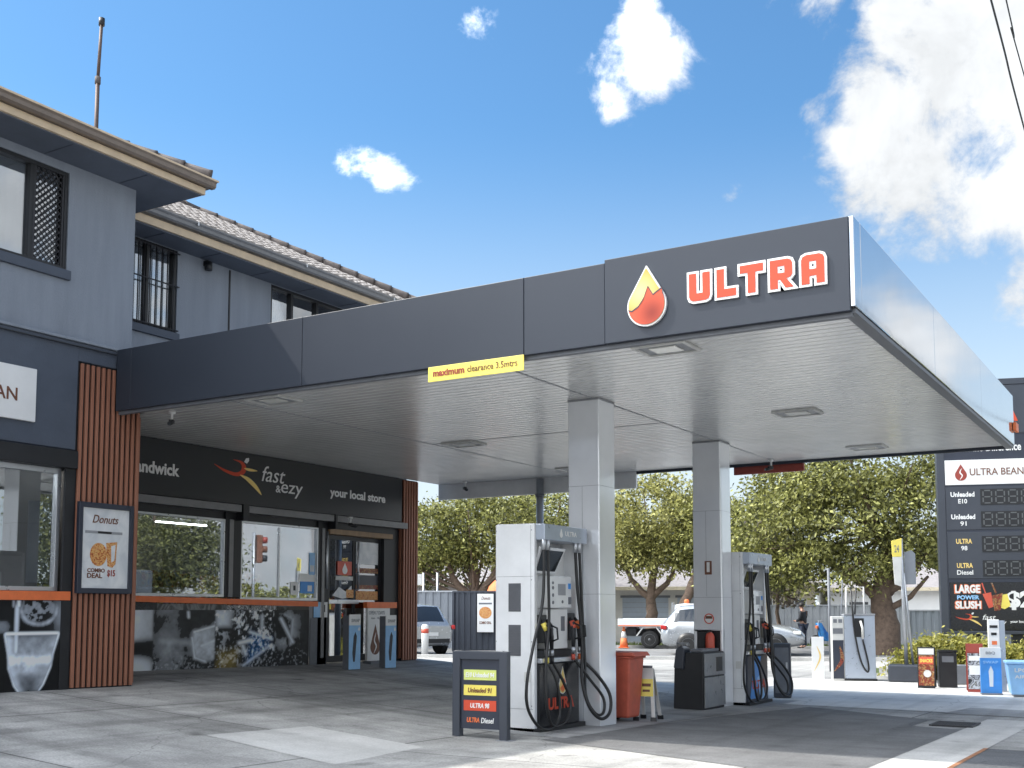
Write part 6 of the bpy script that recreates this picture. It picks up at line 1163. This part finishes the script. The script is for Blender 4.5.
dp_ = N.new('ShaderNodeVectorMath'); dp_.operation = 'DOT_PRODUCT'; dp_.inputs[1].default_value = TS; L.new(nrm.outputs[0], dp_.inputs[0])
fwd = N.new('ShaderNodeMapRange'); fwd.inputs['From Min'].default_value = .3; fwd.inputs['From Max'].default_value = 1.; fwd.inputs['To Min'].default_value = 1.; fwd.inputs['To Max'].default_value = 7.5; L.new(dp_.outputs['Value'], fwd.inputs['Value'])   # clouds nearer the sun glow brighter, strengthened as added fill light
shade = N.new('ShaderNodeMapRange'); shade.inputs['From Min'].default_value = .35; shade.inputs['From Max'].default_value = 1.1; shade.inputs['To Min'].default_value = .8; shade.inputs['To Max'].default_value = 1.0; L.new(den, shade.inputs['Value'])
cc = N.new('ShaderNodeVectorMath'); cc.operation = 'SCALE'; cc.inputs[0].default_value = (3.05, 3.15, 3.24); sb_ = N.new('ShaderNodeVectorMath'); sb_.operation = 'DOT_PRODUCT'; sb_.inputs[1].default_value = (.35, -.94, 0); L.new(nrm.outputs[0], sb_.inputs[0])
back_fill = N.new('ShaderNodeMapRange'); back_fill.inputs['From Min'].default_value = 0; back_fill.inputs['From Max'].default_value = .8; back_fill.inputs['To Min'].default_value = 1.; back_fill.inputs['To Max'].default_value = 1.35; L.new(sb_.outputs['Value'], back_fill.inputs['Value'])   # unseen clouds behind the camera brightened to add fill under the canopy
und = N.new('ShaderNodeMapRange'); und.inputs['From Min'].default_value = .38; und.inputs['From Max'].default_value = .6; und.inputs['To Min'].default_value = .8; und.inputs['To Max'].default_value = 1.0; L.new(nz(10, 5, 5.3, .3), und.inputs['Value'])   # grey hollows in the clouds
L.new(math_('MULTIPLY', math_('MULTIPLY', math_('MULTIPLY', shade.outputs[0], und.outputs[0]), fwd.outputs[0]), back_fill.outputs[0]), cc.inputs['Scale'])
sx = N.new('ShaderNodeSeparateXYZ'); L.new(nrm.outputs[0], sx.inputs[0])
tn = N.new('ShaderNodeMix'); tn.data_type = 'RGBA'; tn.blend_type = 'MULTIPLY'; tn.inputs[0].default_value = 1; L.new(sky.outputs[0], tn.inputs[6]); tn.inputs[7].default_value = (.29, .455, .545, 1)
hz = N.new('ShaderNodeMapRange'); hz.interpolation_type = 'SMOOTHSTEP'; hz.inputs['From Min'].default_value = .42; hz.inputs['From Max'].default_value = .03; hz.inputs['To Max'].default_value = .9; L.new(sx.outputs['Z'], hz.inputs['Value'])
mh = N.new('ShaderNodeMix'); mh.data_type = 'RGBA'; L.new(hz.outputs[0], mh.inputs[0]); L.new(tn.outputs[2], mh.inputs[6]); mh.inputs[7].default_value = (2.5, 2.74, 2.92, 1)
mx = N.new('ShaderNodeMix'); mx.data_type = 'RGBA'; L.new(mask, mx.inputs[0]); L.new(mh.outputs[2], mx.inputs[6]); L.new(cc.outputs[0], mx.inputs[7]); L.new(mx.outputs[2], bg.inputs[0])
sl = bpy.data.lights.new('sun', 'SUN'); sl.energy = 2.0; sl.angle = R(.53); sl.color = (1, .95, .86); so = bpy.data.objects.new('sun', sl); col.objects.link(so); so.rotation_euler = TR.to_track_quat('-Z', 'Y').to_euler(); so.location = (-20, -10, 30)
cam = bpy.data.cameras.new('camera'); cam.sensor_width = 36; cam.lens = 1126/1024*36; cam.shift_y = 127.5/1024; cam.clip_end = 4000; cam.clip_start = .05
co = bpy.data.objects.new('camera', cam); col.objects.link(co); co.location = (0, 0, 1.5); co.rotation_euler = (R(95), 0, R(31.4)); scn.camera = co
vs = scn.view_settings; vs.view_transform = 'Standard'; vs.look = 'None'; vs.exposure = 1.3; vs.gamma = 1; vs.use_curve_mapping = False
scn.cycles.max_bounces = 8; scn.cycles.transparent_max_bounces = 12; scn.cycles.use_denoising = True; scn.cycles.caustics_reflective = False; scn.cycles.sample_clamp_indirect = 8
